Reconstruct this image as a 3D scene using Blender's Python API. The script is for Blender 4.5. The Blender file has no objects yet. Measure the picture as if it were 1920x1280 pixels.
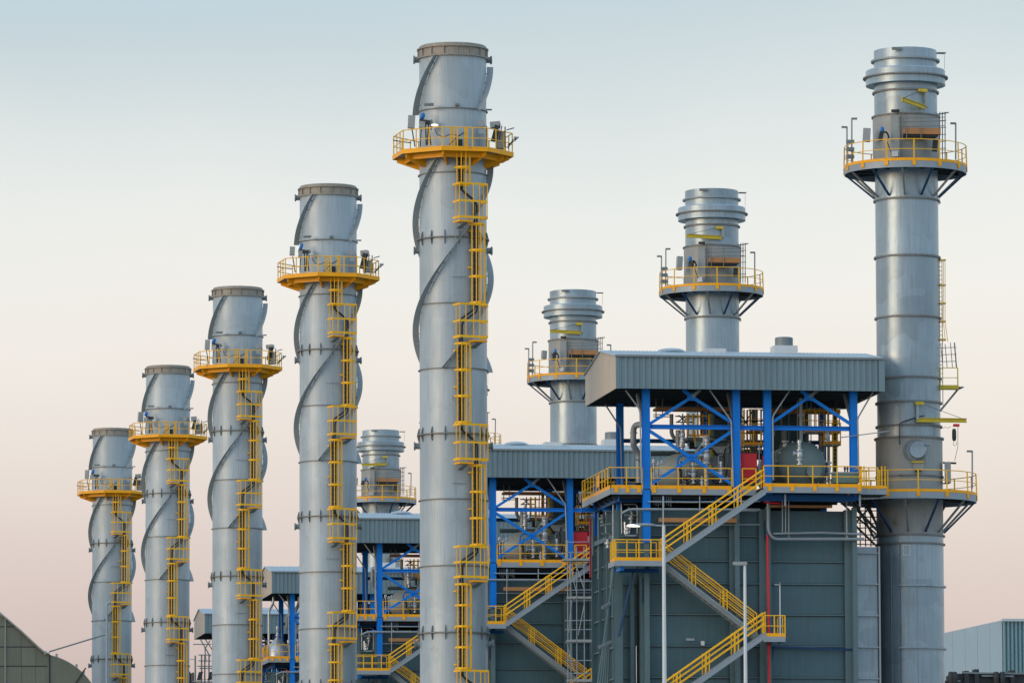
import bpy, math, random
from math import sin, cos, tan, pi, radians as rad, degrees, sqrt
from mathutils import Vector as V, Matrix
random.seed(4)
S = bpy.context.scene
COL = S.collection

# ------------------------------------------------------------------ camera
FPX = 11300.0                      # focal length in pixels of the 1920 wide photograph
YAW, PITCH, ROLL = rad(8.36), rad(6.01), 0.0030
CAM = V((0.0, 0.0, 2.0))
_F0 = V((sin(YAW), cos(YAW), 0)); _R0 = V((cos(YAW), -sin(YAW), 0))
FWD = (_F0*cos(PITCH) + V((0, 0, 1))*sin(PITCH)).normalized()
_U0 = _R0.cross(FWD)
RGT = _R0*cos(ROLL) - _U0*sin(ROLL)
UPV = _U0*cos(ROLL) + _R0*sin(ROLL)
cd = bpy.data.cameras.new("camera"); cam = bpy.data.objects.new("camera", cd); COL.objects.link(cam)
cd.sensor_width = 36.0; cd.lens = FPX/1920*36.0; cd.clip_start = 1.0; cd.clip_end = 20000
m = Matrix((RGT, UPV, -FWD)).transposed().to_4x4(); m.translation = CAM
cam.matrix_world = m
S.camera = cam

# ------------------------------------------------------------------ light
SUN_EL, SUN_ROT = rad(4.0), rad(246)
W = bpy.data.worlds.new("World"); S.world = W; W.use_nodes = True
nt = W.node_tree; nt.nodes.clear()
def nn(t, **k):
    n = nt.nodes.new(t)
    for a, b in k.items(): setattr(n, a, b)
    return n
sky = nn('ShaderNodeTexSky', sky_type='NISHITA', sun_disc=False, sun_elevation=SUN_EL, sun_rotation=SUN_ROT)
sky.dust_density = 1.6
bgA = nn('ShaderNodeBackground'); bgA.inputs[1].default_value = 0.10
nt.links.new(sky.outputs[0], bgA.inputs[0])
tc = nn('ShaderNodeTexCoord'); sx = nn('ShaderNodeSeparateXYZ')
nt.links.new(tc.outputs['Generated'], sx.inputs[0])
mr = nn('ShaderNodeMapRange'); mr.inputs[1].default_value = 0.0; mr.inputs[2].default_value = 1.0
nt.links.new(sx.outputs[2], mr.inputs[0])
# thin veil that drifts a little so that the gradient is not mathematically even
nz = nn('ShaderNodeTexNoise'); nz.inputs['Scale'].default_value = 9.0; nz.inputs['Detail'].default_value = 3.0
nt.links.new(tc.outputs['Generated'], nz.inputs['Vector'])
mn = nn('ShaderNodeMath', operation='MULTIPLY_ADD'); mn.inputs[1].default_value = 0.030; 
nt.links.new(nz.outputs[0], mn.inputs[0]); nt.links.new(mr.outputs[0], mn.inputs[2])
ms = nn('ShaderNodeMath', operation='SUBTRACT'); ms.inputs[1].default_value = 0.015; nt.links.new(mn.outputs[0], ms.inputs[0])
rp = nn('ShaderNodeValToRGB'); nt.links.new(ms.outputs[0], rp.inputs[0])
cr = rp.color_ramp; cr.interpolation = 'B_SPLINE'
SKY = [(0.000, (.28, .25, .28)), (0.040, (.42, .33, .40)), (0.072, (.57, .47, .51)), (0.105, (.735, .675, .68)),
       (0.135, (.665, .67, .70)), (0.168, (.29, .37, .45)), (0.30, (.52, .72, .95)), (0.6, (.58, .78, 1.04)), (1.0, (.56, .76, 1.04))]
while len(cr.elements) < len(SKY): cr.elements.new(0.5)
for e, (p, c) in zip(cr.elements, SKY): e.position = p; e.color = (*c, 1)
bgB = nn('ShaderNodeBackground'); nt.links.new(rp.outputs[0], bgB.inputs[0]); bgB.inputs[1].default_value = 1.0
ad = nn('ShaderNodeAddShader'); out = nn('ShaderNodeOutputWorld')
nt.links.new(bgA.outputs[0], ad.inputs[0]); nt.links.new(bgB.outputs[0], ad.inputs[1]); nt.links.new(ad.outputs[0], out.inputs[0])
sl = bpy.data.lights.new("sun", 'SUN'); sl.energy = 0.9; sl.angle = rad(35); sl.color = (1, .86, .72)
so = bpy.data.objects.new("sun", sl); COL.objects.link(so)
sd = V((sin(SUN_ROT)*cos(SUN_EL), cos(SUN_ROT)*cos(SUN_EL), sin(SUN_EL) + .05))
so.rotation_euler = sd.to_track_quat('Z', 'Y').to_euler()
S.view_settings.view_transform = 'Standard'; S.view_settings.look = 'None'
S.view_settings.exposure = 0.0; S.view_settings.gamma = 1.0; S.view_settings.use_curve_mapping = False

# ------------------------------------------------------------------ measuring helper: where a sight line meets the vertical plane Y
def at(px, py, Y):
    d = FWD*FPX + RGT*(px-960) - UPV*(py-640)
    return CAM + d*((Y-CAM.y)/d.y)
MPP = 332.0/FPX
YL = (CAM + (FWD*FPX + RGT*(849-960) - UPV*(640-640))/FPX*332.0).y      # row line of the chimneys
STEP = 58.9                                                             # one power unit to the next
YF = YL - 5.3                                                           # front of the canopy roof

# ------------------------------------------------------------------ materials
def mat(name, base, rough=.5, metal=0., vary=.12, scale=1.2, streak=0., rust=None, rustamt=.0, objvar=0., bump=.0, patch=0., emis=None, spec=.5, runs=None):
    M = bpy.data.materials.new(name); M.use_nodes = True
    t = M.node_tree; N = t.nodes; L = t.links
    b = N['Principled BSDF']; b.inputs['Roughness'].default_value = rough; b.inputs['Metallic'].default_value = metal
    b.inputs['Specular IOR Level'].default_value = spec
    tcn = N.new('ShaderNodeTexCoord')
    oi0 = N.new('ShaderNodeObjectInfo'); vm = N.new('ShaderNodeVectorMath'); vm.operation = 'MULTIPLY_ADD'
    cbn = N.new('ShaderNodeCombineXYZ')
    for q in range(3): L.new(oi0.outputs['Random'], cbn.inputs[q])
    vm.inputs[1].default_value = (37.3, 21.1, 13.7); L.new(cbn.outputs[0], vm.inputs[0]); L.new(tcn.outputs['Object'], vm.inputs[2]); OBJ = vm.outputs[0]
    def noise(sc, det=4, vec=None, rr=.55):
        n = N.new('ShaderNodeTexNoise'); n.inputs['Scale'].default_value = sc; n.inputs['Detail'].default_value = det; n.inputs['Roughness'].default_value = rr
        L.new(vec if vec else OBJ, n.inputs['Vector']); return n.outputs[0]
    def mathn(op, a, bb, c=None):
        n = N.new('ShaderNodeMath'); n.operation = op
        for i, v in enumerate((a, bb, c)):
            if v is None: continue
            if hasattr(v, 'default_value') or hasattr(v, 'links'): L.new(v, n.inputs[i])
            else: n.inputs[i].default_value = v
        return n.outputs[0]
    f = noise(scale)
    val = mathn('MULTIPLY_ADD', f, 2*vary, 1-vary)
    if streak:
        mp = N.new('ShaderNodeMapping'); mp.inputs['Scale'].default_value = (3.2, 3.2, .16); L.new(OBJ, mp.inputs[0])
        s = noise(2.0, 5, mp.outputs[0], .6)
        val = mathn('MULTIPLY', val, mathn('MULTIPLY_ADD', s, 2*streak, 1-streak))
    if patch:
        vo = N.new('ShaderNodeTexVoronoi'); vo.distance = 'CHEBYCHEV'; vo.inputs['Scale'].default_value = .55
        L.new(OBJ, vo.inputs['Vector'])
        sp = N.new('ShaderNodeSeparateColor'); L.new(vo.outputs['Color'], sp.inputs[0])
        val = mathn('MULTIPLY', val, mathn('MULTIPLY_ADD', sp.outputs[0], 2*patch, 1-patch))
    if objvar:
        oi = N.new('ShaderNodeObjectInfo')
        val = mathn('MULTIPLY', val, mathn('MULTIPLY_ADD', oi.outputs['Random'], 2*objvar, 1-objvar))
    mx = N.new('ShaderNodeVectorMath'); mx.operation = 'SCALE'; mx.inputs[0].default_value = base; L.new(val, mx.inputs['Scale'])
    colr = mx.outputs[0]
    if rust:
        rn = noise(scale*2.3, 6, None, .65)
        ra = N.new('ShaderNodeMapRange'); ra.inputs[1].default_value = .62-rustamt*.3; ra.inputs[2].default_value = .80-rustamt*.2; L.new(rn, ra.inputs[0])
        mm = N.new('ShaderNodeMix'); mm.data_type = 'RGBA'; L.new(ra.outputs[0], mm.inputs[0]); L.new(colr, mm.inputs[6]); mm.inputs[7].default_value = (*rust, 1)
        colr = mm.outputs[2]
    if runs:
        mp2 = N.new('ShaderNodeMapping'); mp2.inputs['Scale'].default_value = (6.5, 6.5, .30); L.new(OBJ, mp2.inputs[0])
        r2 = noise(1.6, 5, mp2.outputs[0], .6); m2 = N.new('ShaderNodeMapRange'); m2.inputs[1].default_value = .50; m2.inputs[2].default_value = .72; m2.inputs[4].default_value = runs[1]; L.new(r2, m2.inputs[0])
        m3 = N.new('ShaderNodeMix'); m3.data_type = 'RGBA'; L.new(m2.outputs[0], m3.inputs[0]); L.new(colr, m3.inputs[6]); m3.inputs[7].default_value = (*runs[0], 1); colr = m3.outputs[2]
    L.new(colr, b.inputs['Base Color'])
    rv = mathn('MULTIPLY_ADD', noise(scale*1.7), .22, rough-.11); L.new(rv, b.inputs['Roughness'])
    if bump:
        bp = N.new('ShaderNodeBump'); bp.inputs['Strength'].default_value = bump; bp.inputs['Distance'].default_value = .03
        L.new(noise(1.1, 2), bp.inputs['Height']); L.new(bp.outputs[0], b.inputs['Normal'])
    if emis:
        b.inputs['Emission Color'].default_value = (*emis[0], 1); b.inputs['Emission Strength'].default_value = emis[1]
    return M
RUST = (.16, .075, .03)
M = dict(
 shell=mat('silver_paint', (.375, .455, .495), .45, .18, .12, .5, .12, objvar=.05, bump=.30, patch=.055, rust=(.30, .30, .28), rustamt=.05, runs=((.26, .265, .25), .42)),
 shell2=mat('aluminium_paint', (.29, .385, .445), .33, .36, .16, .5, .14, objvar=.07, bump=.45, patch=.12, rust=(.26, .27, .26), rustamt=.05, runs=((.21, .23, .23), .5)),
 sleeve=mat('dull_cladding', (.31, .335, .325), .55, .15, .12, .9, .10, rust=RUST, rustamt=.02),
 collar=mat('weathered_collar', (.31, .29, .245), .6, .15, .22, 2.2, .12, rust=(.22, .12, .05), rustamt=.25),
 ring=mat('ring_steel', (.20, .215, .21), .6, .25, .25, 2.5, rust=RUST, rustamt=.25),
 strake=mat('strake_steel', (.29, .335, .345), .55, .2, .12, .8, .06),
 yellow=mat('safety_yellow', (.93, .50, .010), .45, 0, .12, 1.2, rust=(.42, .20, .03), rustamt=.05, spec=.3),
 amber=mat('amber_toe_board', (.93, .41, .006), .45, 0, .15, 1.2, rust=(.40, .16, .03), rustamt=.08, spec=.3),
 lime=mat('crane_yellow', (.62, .46, .02), .45, 0, .2, 2, rust=RUST, rustamt=.1),
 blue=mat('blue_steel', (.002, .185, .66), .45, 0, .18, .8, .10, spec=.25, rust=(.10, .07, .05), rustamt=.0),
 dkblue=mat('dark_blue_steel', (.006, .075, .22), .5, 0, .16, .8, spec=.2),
 galv=mat('galvanised_steel', (.33, .37, .39), .48, .5, .16, 1.8, .05),
 grey=mat('grey_steel', (.20, .235, .24), .55, .2, .16, 1.4, .08),
 fascia=mat('pale_grey_fascia', (.29, .345, .38), .5, .25, .12, 1.4, .05),
 casing=mat('casing_green_grey', (.054, .120, .142), .48, .1, .20, .45, .22, objvar=.13, bump=.4, rust=(.10, .11, .10), rustamt=.12, runs=((.085, .10, .10), .6)),
 casrib=mat('casing_rib', (.10, .168, .185), .55, .1, .15, .9, .08),
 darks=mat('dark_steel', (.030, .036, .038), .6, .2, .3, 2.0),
 clad=mat('corrugated_cladding', (.175, .262, .295), .42, .3, .10, .6, .14, objvar=.06, runs=((.22, .22, .19), .35)),
 gable=mat('sunlit_gable_cladding', (.54, .46, .35), .5, .1, .06, .5, .06, objvar=.03),  # warm sunset glow on the gable is put into this tan base
 roof=mat('roof_sheet', (.36, .45, .50), .4, .3, .06, .8),
 white=mat('white_paint', (.62, .66, .66), .5, 0, .08, 1.4),
 plank=mat('timber_planks', (.42, .20, .075), .75, 0, .25, 2.0, .05),
 red=mat('red_paint', (.72, .010, .022), .42, 0, .12, 1.0),
 chrome=mat('polished_insulation', (.50, .55, .58), .40, .55, .14, 3.0),
 palecas=mat('pale_insulation', (.30, .345, .325), .55, .1, .14, 1.0),
 drum=mat('drum_insulation', (.16, .225, .22), .6, .1, .16, 1.0, rust=(.2, .2, .17), rustamt=.1),
 cable=mat('black_cable', (.018, .017, .018), .6, 0, .2, 3),
 bluep=mat('blue_plastic', (.01, .16, .48), .4, 0, .1, 2),
 cabinet=mat('cabinet_grey', (.33, .36, .35), .5, .1, .1, 2),
 navy=mat('navy_steel', (.012, .05, .13), .5, 0, .2, 1.4, spec=.3),
 greenbox=mat('green_grey_box', (.13, .22, .19), .5, .1, .12, 1.4),
 duct=mat('olive_duct', (.155, .168, .125), .6, .1, .16, .5, .2, objvar=.08, runs=((.16, .15, .11), .5)),
 teal=mat('hazed_teal_wall', (.19, .32, .35), .55, .1, .05, .25, .05),  # base lightened to carry the far building's haze
 palewall=mat('pale_wall', (.46, .55, .57), .6, 0, .05, .25, .05),  # distance haze of the far building painted in as a paler base
 concrete=mat('sandy_ground', (.27, .25, .22), .9, 0, .2, .05),
 lampglow=mat('lamp_glow', (.9, .88, .8), .4, 0, .0, 1, emis=((1, .95, .82), 1.1)),
 glass=mat('gauge_glass', (.35, .42, .46), .15, .3, .1, 3),
)

# ------------------------------------------------------------------ mesh builder
class MB:
    def __init__(s): s.v = []; s.f = []
    def add(s, vs, fs):
        o = len(s.v); s.v += [tuple(q) for q in vs]; s.f += [tuple(o+i for i in g) for g in fs]; return s
    def box(s, a, b):
        x0, x1 = sorted((a[0], b[0])); y0, y1 = sorted((a[1], b[1])); z0, z1 = sorted((a[2], b[2]))
        return s.add([(x0,y0,z0),(x1,y0,z0),(x1,y1,z0),(x0,y1,z0),(x0,y0,z1),(x1,y0,z1),(x1,y1,z1),(x0,y1,z1)],
              [(0,3,2,1),(4,5,6,7),(0,1,5,4),(1,2,6,5),(2,3,7,6),(3,0,4,7)])
    def bar(s, p, q, w, h, up=(0,0,1)):      # rectangular bar; w sideways, h along up
        p = V(p); q = V(q); d = (q-p).normalized(); u = V(up)
        if abs(d.dot(u)) > .98: u = V((0, 1, 0))
        x = d.cross(u).normalized()*w/2; y = x.cross(d).normalized()*h/2
        vs = [p-x-y, p+x-y, p+x+y, p-x+y, q-x-y, q+x-y, q+x+y, q-x+y]
        return s.add(vs, [(0,1,2,3),(7,6,5,4),(0,4,5,1),(1,5,6,2),(2,6,7,3),(3,7,4,0)])
    def ibeam(s, p, q, w, h, t=.03, up=(0,0,1)):
        p = V(p); q = V(q); d = (q-p).normalized(); u = V(up)
        if abs(d.dot(u)) > .98: u = V((0, 1, 0))
        x = d.cross(u).normalized(); y = x.cross(d).normalized()
        for sg in (-1, 1): s.bar(p+y*sg*(h/2-t/2), q+y*sg*(h/2-t/2), w, t, up)
        return s.bar(p, q, t, h-2*t-.004, up)
    def tube(s, pts, r, n=6, caps=True):
        pts = [V(p) for p in pts]
        up = V((0, 0, 1)); rings = []
        d0 = (pts[1]-pts[0]).normalized(); x = d0.cross(up if abs(d0.z) < .95 else V((0, 1, 0))).normalized()
        vs = []
        for i, p in enumerate(pts):
            if i == 0: d = d0
            elif i == len(pts)-1: d = (pts[-1]-pts[-2]).normalized()
            else: d = ((pts[i]-pts[i-1]).normalized()+(pts[i+1]-pts[i]).normalized()).normalized()
            x = (x - d*x.dot(d)).normalized(); y = d.cross(x)
            for k in range(n):
                a = 2*pi*k/n; vs.append(p + (x*cos(a)+y*sin(a))*r)
        fs = []
        for i in range(len(pts)-1):
            for k in range(n):
                k2 = (k+1) % n; fs.append((i*n+k, i*n+k2, (i+1)*n+k2, (i+1)*n+k))
        if caps: fs.append(tuple(range(n-1, -1, -1))); fs.append(tuple((len(pts)-1)*n+k for k in range(n)))
        return s.add(vs, fs)
    def pipe(s, pts, r, n=8, bend=.3):       # tube with rounded corners
        pts = [V(p) for p in pts]; o = [pts[0]]
        for i in range(1, len(pts)-1):
            a, b, c = pts[i-1], pts[i], pts[i+1]
            k = min(bend, (a-b).length*.45, (c-b).length*.45)
            p = b+(a-b).normalized()*k; q = b+(c-b).normalized()*k
            for t in (0, .25, .5, .75, 1): o.append(p*(1-t)**2 + b*2*t*(1-t) + q*t*t)
        o.append(pts[-1]); return s.tube(o, r, n)
    def lathe(s, prof, n=48, axis='z', org=(0,0,0), a0=0, a1=2*pi, close=False):
        full = abs(a1-a0-2*pi) < 1e-6; m_ = n if full else n+1; vs = []
        for r, z in prof:
            for k in range(m_):
                a = a0+(a1-a0)*k/n
                if axis == 'z': vs.append((org[0]+r*cos(a), org[1]+r*sin(a), org[2]+z))
                elif axis == 'y': vs.append((org[0]+r*cos(a), org[1]+z, org[2]-r*sin(a)))
                else: vs.append((org[0]+z, org[1]+r*cos(a), org[2]+r*sin(a)))
        fs = []; P = len(prof)
        for i in range(P if close else P-1):
            j = (i+1) % P
            for k in range(n):
                k2 = (k+1) % m_
                fs.append((i*m_+k, i*m_+k2, j*m_+k2, j*m_+k))
        return s.add(vs, fs)
    def build(s, name, mt, parent=None, loc=None, smooth=None):
        me = bpy.data.meshes.new(name); me.from_pydata(s.v, [], s.f); me.validate(); me.update()
        me.materials.append(M[mt])
        if smooth:
            me.polygons.foreach_set('use_smooth', [True]*len(me.polygons)); me.set_sharp_from_angle(angle=rad(smooth))
        o = bpy.data.objects.new(name, me); COL.objects.link(o)
        if parent: o.parent = parent
        if loc is not None: o.location = loc
        return o
def sub(name, me, parent, loc=(0,0,0), rz=0):
    o = bpy.data.objects.new(name, me); COL.objects.link(o); o.parent = parent; o.location = loc; o.rotation_euler = (0, 0, rz); return o
def thing(name, loc, label, cat, group=None):
    o = bpy.data.objects.new(name, None); COL.objects.link(o); o.location = loc; o.empty_display_size = .5
    return tag(o, label, cat, group)
def tag(o, label, cat, group=None):
    o['label'] = label; o['category'] = cat
    if group: o['group'] = group
    return o
def struct(o): o['kind'] = 'structure'; return o
KIDS = {}
def copy_tree(root, off, label):
    if not KIDS:
        for o in bpy.data.objects:
            if o.parent: KIDS.setdefault(o.parent.name, []).append(o)
    def rec(o, par):
        c = o.copy(); COL.objects.link(c)
        if par: c.parent = par
        for ch in KIDS.get(o.name, []): rec(ch, c)
        return c
    c = rec(root, None); c.location = V(root.location) + V(off); c['label'] = label
    return c
def rail(mb, pts, h=1.12, sp=1.4, r=.026, mids=(.52,), close=False):
    pts = [V(p) for p in pts]
    if close: pts = pts + [pts[0]]
    for k in (1.0,)+tuple(mids):
        for a, b in zip(pts, pts[1:]): mb.tube([a+V((0,0,h*k)), b+V((0,0,h*k))], r if k == 1 else r*.8, 5)
    for si, (a, b) in enumerate(zip(pts, pts[1:])):
        n = max(1, round((b-a).length/sp))
        for i in range(1 if si else 0, n if (close and si == len(pts)-2) else n + 1):
            p = a.lerp(b, i/n); mb.bar(p-V((0,0,.12)), p+V((0,0,h)), .06, .035)
def toe(mb, pts, z0, z1, t=.012, close=False):
    pts = [V(p) for p in pts]
    if close: pts = pts+[pts[0]]
    for a, b in zip(pts, pts[1:]):
        mb.bar(a+V((0,0,(z0+z1)/2)), b+V((0,0,(z0+z1)/2)), t, z1-z0)

# ------------------------------------------------------------------ ground
g = MB(); g.add([(-3000,-800,0),(3000,-800,0),(3000,6000,0),(-3000,6000,0)], [(0,1,2,3)])
struct(g.build('ground', 'concrete'))

# ================================================================== spiral-finned chimney (left row)
LO = at(849, 200, YL); LO.z = 0
RL = 63.2*MPP
def zl(py, rr=RL): return at(850, py, YL-rr).z
TH0 = rad(7.8)                                     # the camera sees the chimney from this much left of square
def dirL(th): a = rad(th)-TH0; return V((sin(a), -cos(a), 0))      # th degrees: 0 faces the camera, + to the right
GL = 'spiral finned chimneys standing in a receding row'
st = thing('finned_chimney', LO, 'tallest spiral-finned silver chimney, nearest and rightmost of its row', 'chimney', GL)
joints = [443, 811, 1184, 1557]; rings = [202, 322, 567, 689, 934, 1059, 1308, 1432, 1682, 1806]
ys = sorted([102.0]+joints+rings)
bounds = [zl(y) for y in ys] + [0.0]
zc0, zc1 = zl(85), zl(102)
for a, b in zip(bounds, bounds[1:]):
    mb = MB(); mb.lathe([(RL, b), (RL, b+(a-b)*.5), (RL, a)], 72); mb.build('shell_section', 'shell', st, smooth=30)
mb = MB(); mb.lathe([(RL, zc1), (RL, zc0+.16), (RL-.05, zc0+.2), (RL-.14, zc0+.2), (RL-.14, zc1)], 72); mb.build('top_lip', 'collar', st, smooth=30)
def flange(z, w=.12, t=.05, m='ring', r0=RL, name='flange_ring', par=st):
    mb = MB(); mb.lathe([(r0-.01, z-t/2), (r0+w, z-t/2), (r0+w, z+t/2), (r0-.01, z+t/2)], 72); return mb.build(name, m, par, smooth=30)
f1 = flange(zc0, .13, .07, 'collar'); f2 = flange(zc1, .13, .07, 'collar')
gm = MB(); gm.box((-.015, RL, zc1+.036), (.015, RL+.11, zc0-.036)); gmo = None
for k in range(16):
    if gmo is None: gmo = gm.build('gusset', 'collar', f1); gme = gmo.data
    else: sub('gusset', gme, f1, (0, 0, 0), 2*pi*k/16)
mb = MB(); mb.lathe([(RL+.025, zc1+.036), (RL+.025, zc0-.036)], 72); mb.build('collar_plate', 'collar', st, smooth=30)
def trunnion(z, s, par):
    d = dirL(90*s+(6 if s > 0 else -2)); mb = MB()
    p = d*(RL-.1)+V((0,0,z)); q = d*(RL+.27)+V((0,0,z))
    mb.tube([p, q], .17, 14); mb.tube([q-d*.03, q+d*.05], .235, 14); mb.build('trunnion', 'grey', par)
for s_ in (-1, 1): trunnion(zl(102.5), s_, st)
for y in rings: flange(zl(y), .085, .045)
ge2 = None
for y in joints:
    z = zl(y); fr = flange(z, .15, .06)
    for k in range(15):
        th = 10.5-24.4*k
        if ge2 is None or True:
            a = rad(th)-TH0
        if ge2 is None:
            gb = MB(); gb.add([(-.013,-RL,-.40),(-.013,-RL,.40),(-.013,-RL-.07,.36),(-.013,-RL-.15,.04),(-.013,-RL-.15,-.04),(-.013,-RL-.07,-.36),
                               (.013,-RL,-.40),(.013,-RL,.40),(.013,-RL-.07,.36),(.013,-RL-.15,.04),(.013,-RL-.15,-.04),(.013,-RL-.07,-.36)],
                              [(0,1,2,3,4,5),(11,10,9,8,7,6),(1,7,8,2),(2,8,9,3),(3,9,10,4),(4,10,11,5),(5,11,6,0)])
            o = gb.build('gusset', 'ring', fr); ge2 = o.data; o.location = (0,0,z); o.rotation_euler = (0,0,a)
        else: sub('gusset', ge2, fr, (0,0,z), a)
    for s_ in (-1, 1): trunnion(zl(y+19), s_, st)
def strake(y0, y1, th0, rate, kq=0.0):
    n = max(8, int((y1-y0)/6)); vs = []; r0, r1 = RL+.035, RL+.385
    for i in range(n+1):
        y = y0+(y1-y0)*i/n; th = th0-rate*(y-y0)-kq*(y-y0)**2; d = dirL(th); z = zl(y); t = .012
        for r, dz in ((r0,-t),(r1,-t),(r1,t),(r0,t)): vs.append(d*r+V((0,0,z+dz)))
    fs = []
    for i in range(n):
        for k in range(4): a = i*4+k; b = i*4+(k+1) % 4; fs.append((a, b, b+4, a+4))
    fs += [(3,2,1,0), tuple(n*4+k for k in range(4))]
    o = MB().add(vs, fs).build('strake', 'strake', st, smooth=40)
    cl = MB()
    for i in range(2, n-1, 3):
        y = y0+(y1-y0)*i/n; th = th0-rate*(y-y0)-kq*(y-y0)**2; d = dirL(th); z = zl(y)
        cl.bar(d*(RL-.02)+V((0,0,z-.03)), d*(RL+.16)+V((0,0,z-.03)), .10, .05)
    cl.build('strake_clip', 'strake', o)
strake(103, 208, -27, .55); strake(117, 204, 90, .52); strake(103, 204, 219, .55)
for k in range(3): strake(297, 690, -25+120*k, .55, .0001)

# service platform
ZD = zl(277, 3.2); RC = 115*MPP
angs = [-100+45*k for k in range(8)]
cor = [dirL(a)*RC for a in angs]
hole = [dirL(a)*(RL+.10) for a in angs]
pl = MB(); vs = [c+V((0,0,ZD)) for c in cor]+[h+V((0,0,ZD)) for h in hole]+[c+V((0,0,ZD-.06)) for c in cor]+[h+V((0,0,ZD-.06)) for h in hole]
fs = []
for k in range(8):
    j = (k+1) % 8; fs += [(k, j, 8+j, 8+k), (16+k, 24+k, 24+j, 16+j), (k, 16+k, 16+j, j)]
plat = pl.add(vs, fs).build('service_platform', 'grey', st)
mb = MB(); toe(mb, cor, ZD-.15, ZD+.10, .05, True); mb.build('toe_board', 'amber', plat)
mb = MB(); rail(mb, [c*.985+V((0,0,ZD)) for c in cor], 1.15, .95, .030, (.5,), True); mb.build('handrail', 'yellow', plat)
for k, a in enumerate(angs + [-62, 72]):
    d = dirL(a); rr = RC*.93 if k < 8 else RC*.87
    p = d*RL; q = d*rr; tn = V((-d.y, d.x, 0))*.04; z = ZD-.066
    b = MB(); b.add([p-tn+V((0,0,z)), q-tn+V((0,0,z)), q-tn+V((0,0,z-.26)), p-tn+V((0,0,z-.72)), p+tn+V((0,0,z)), q+tn+V((0,0,z)), q+tn+V((0,0,z-.26)), p+tn+V((0,0,z-.72))],
        [(0,1,2,3),(7,6,5,4),(0,4,5,1),(1,5,6,2),(2,6,7,3),(3,7,4,0)]); b.build('bracket', 'amber', plat)
# inner ring beams between the brackets, seen from below
mb = MB(); inn = [dirL(a)*RC*.80 for a in angs]; toe(mb, inn, ZD-.42, ZD-.07, .05, True); mb.build('ring_beam', 'amber', plat)
# kit standing on the platform
def kit(px, py, dy=0): p = at(px, py, YL+dy); return p-LO
def boxat(name, px0, py0, px1, py1, dy, dep, m, tilt=0, par=st):
    p = kit(px0, py0, dy); q = kit(px1, py1, dy); c = (p+q)/2
    h = abs(p.z-q.z)/2; w = abs(p.x-q.x)/2
    b = MB(); b.box((-w, -dep/2, -h), (w, dep/2, h)); o = b.build(name, m, par); o.location = c; o.rotation_euler = (0, tilt, rad(-8)); return o
def lampos(px, py, dy): return kit(px, py, dy)
boxat('instrument_box', 765, 217, 778, 241, -.6, .35, 'cabinet', .06)
o = MB().lathe([(0,.2),(.08,.18),(.14,.05),(.13,-.12),(.08,-.2),(0,-.2)], 12).build('transducer', 'bluep', st, smooth=50); o.location = kit(792, 218, -1.9); o.rotation_euler = (0,.4,0)
boxat('analyser', 786, 225, 806, 233, -2.0, .3, 'darks', .15)
boxat('instrument_box', 786, 228, 797, 240, -2.1, .3, 'sleeve', .1)
boxat('instrument_box', 919, 229, 938, 240, -1.0, .6, 'cabinet', -.08)
boxat('instrument_box', 931, 247, 946, 279, -1.2, .6, 'cabinet', 0)
boxat('analyser', 924, 235, 932, 266, -1.6, .25, 'darks', .25)
mb = MB()
for a, b in (((772,240),(778,275)), ((798,232),(799,272)), ((803,232),(808,272)), ((803,238),(801,272)), ((930,262),(932,278)), ((947,238),(947,276))):
    mb.tube([kit(*a, -1.7), kit(*b, -1.9)], .035, 5)
mb.pipe([kit(815,241,-2.6), kit(819,252,-2.6), kit(832,258,-2.7), kit(842,252,-2.7), kit(858,254,-2.7)], .022, 5, .5)
mb.pipe([kit(842,272,-2.7), kit(858,256,-2.7), kit(872,248,-2.6)], .03, 5, .3)
mb.build('cables', 'cable', st)
lp = MB(); lp.lathe([(0,.07),(.16,.07),(.21,0),(.16,-.05),(0,-.05)], 14); 
for px in (846, 851, 872, 876):
    MB().bar(at(px,276,YL-2.7)-LO, at(px,238,YL-2.7)-LO, .09, .05).build('ladder_gate_post', 'yellow', plat)
for y in (240, 258): MB().bar(at(846,y,YL-2.66)-LO, at(851,y,YL-2.66)-LO, .05, .05).build('ladder_gate', 'yellow', plat); MB().bar(at(872,y,YL-2.66)-LO, at(876,y,YL-2.66)-LO, .05, .05).build('ladder_gate', 'yellow', plat)
boxat('junction_box', 856, 262, 867, 274, -2.2, .3, 'darks'); boxat('junction_box', 806, 225, 811, 238, -2.0, .2, 'grey'); boxat('wall_cabinet', 897, 225, 906, 238, -1.95, .15, 'sleeve'); boxat('wall_cabinet', 898, 243, 908, 252, -1.9, .2, 'galv')
mb = MB()
for a, b in (((811,229),(808,244)), ((790,234),(788,274)), ((806,229),(811,227)), ((912,236),(912,276)), ((938,232),(931,262)), ((941,236),(936,262)), ((950,244),(964,240)), ((952,272),(968,262))): MB().tube([kit(*a, -1.7), kit(*b, -1.7)], .03, 5).build('conduit', 'cable', st)
LAMP = (lp, kit(815, 235, -3.1))
MB().tube([kit(970,260,-1.2), kit(962,262,-1.2), kit(952,278,-1.2)], .03, 5).build('conduit', 'cable', st); MB().tube([kit(737,263,-.6), kit(752,266,-.8), kit(771,268,-1)], .03, 5).build('conduit', 'cable', st)
lp = MB(); lp.lathe([(0,.05),(.13,.05),(.16,0),(.12,-.05),(0,-.05)], 12); fl = lp.build('floodlight', 'white', st, smooth=40); fl.location = kit(968, 258, -1.2)
mb = MB()
for px in (799, 808, 857): mb.box(kit(px-4, 195, -1.8)+V((0,0,0)), kit(px+4, 199, -1.8)+V((0,-.35 if px != 799 else -.3,0)))
mb.tube([kit(908,206,-.3), kit(922,206,-.3)], .05, 6)
mb.build('lug', 'grey', st)

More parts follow.
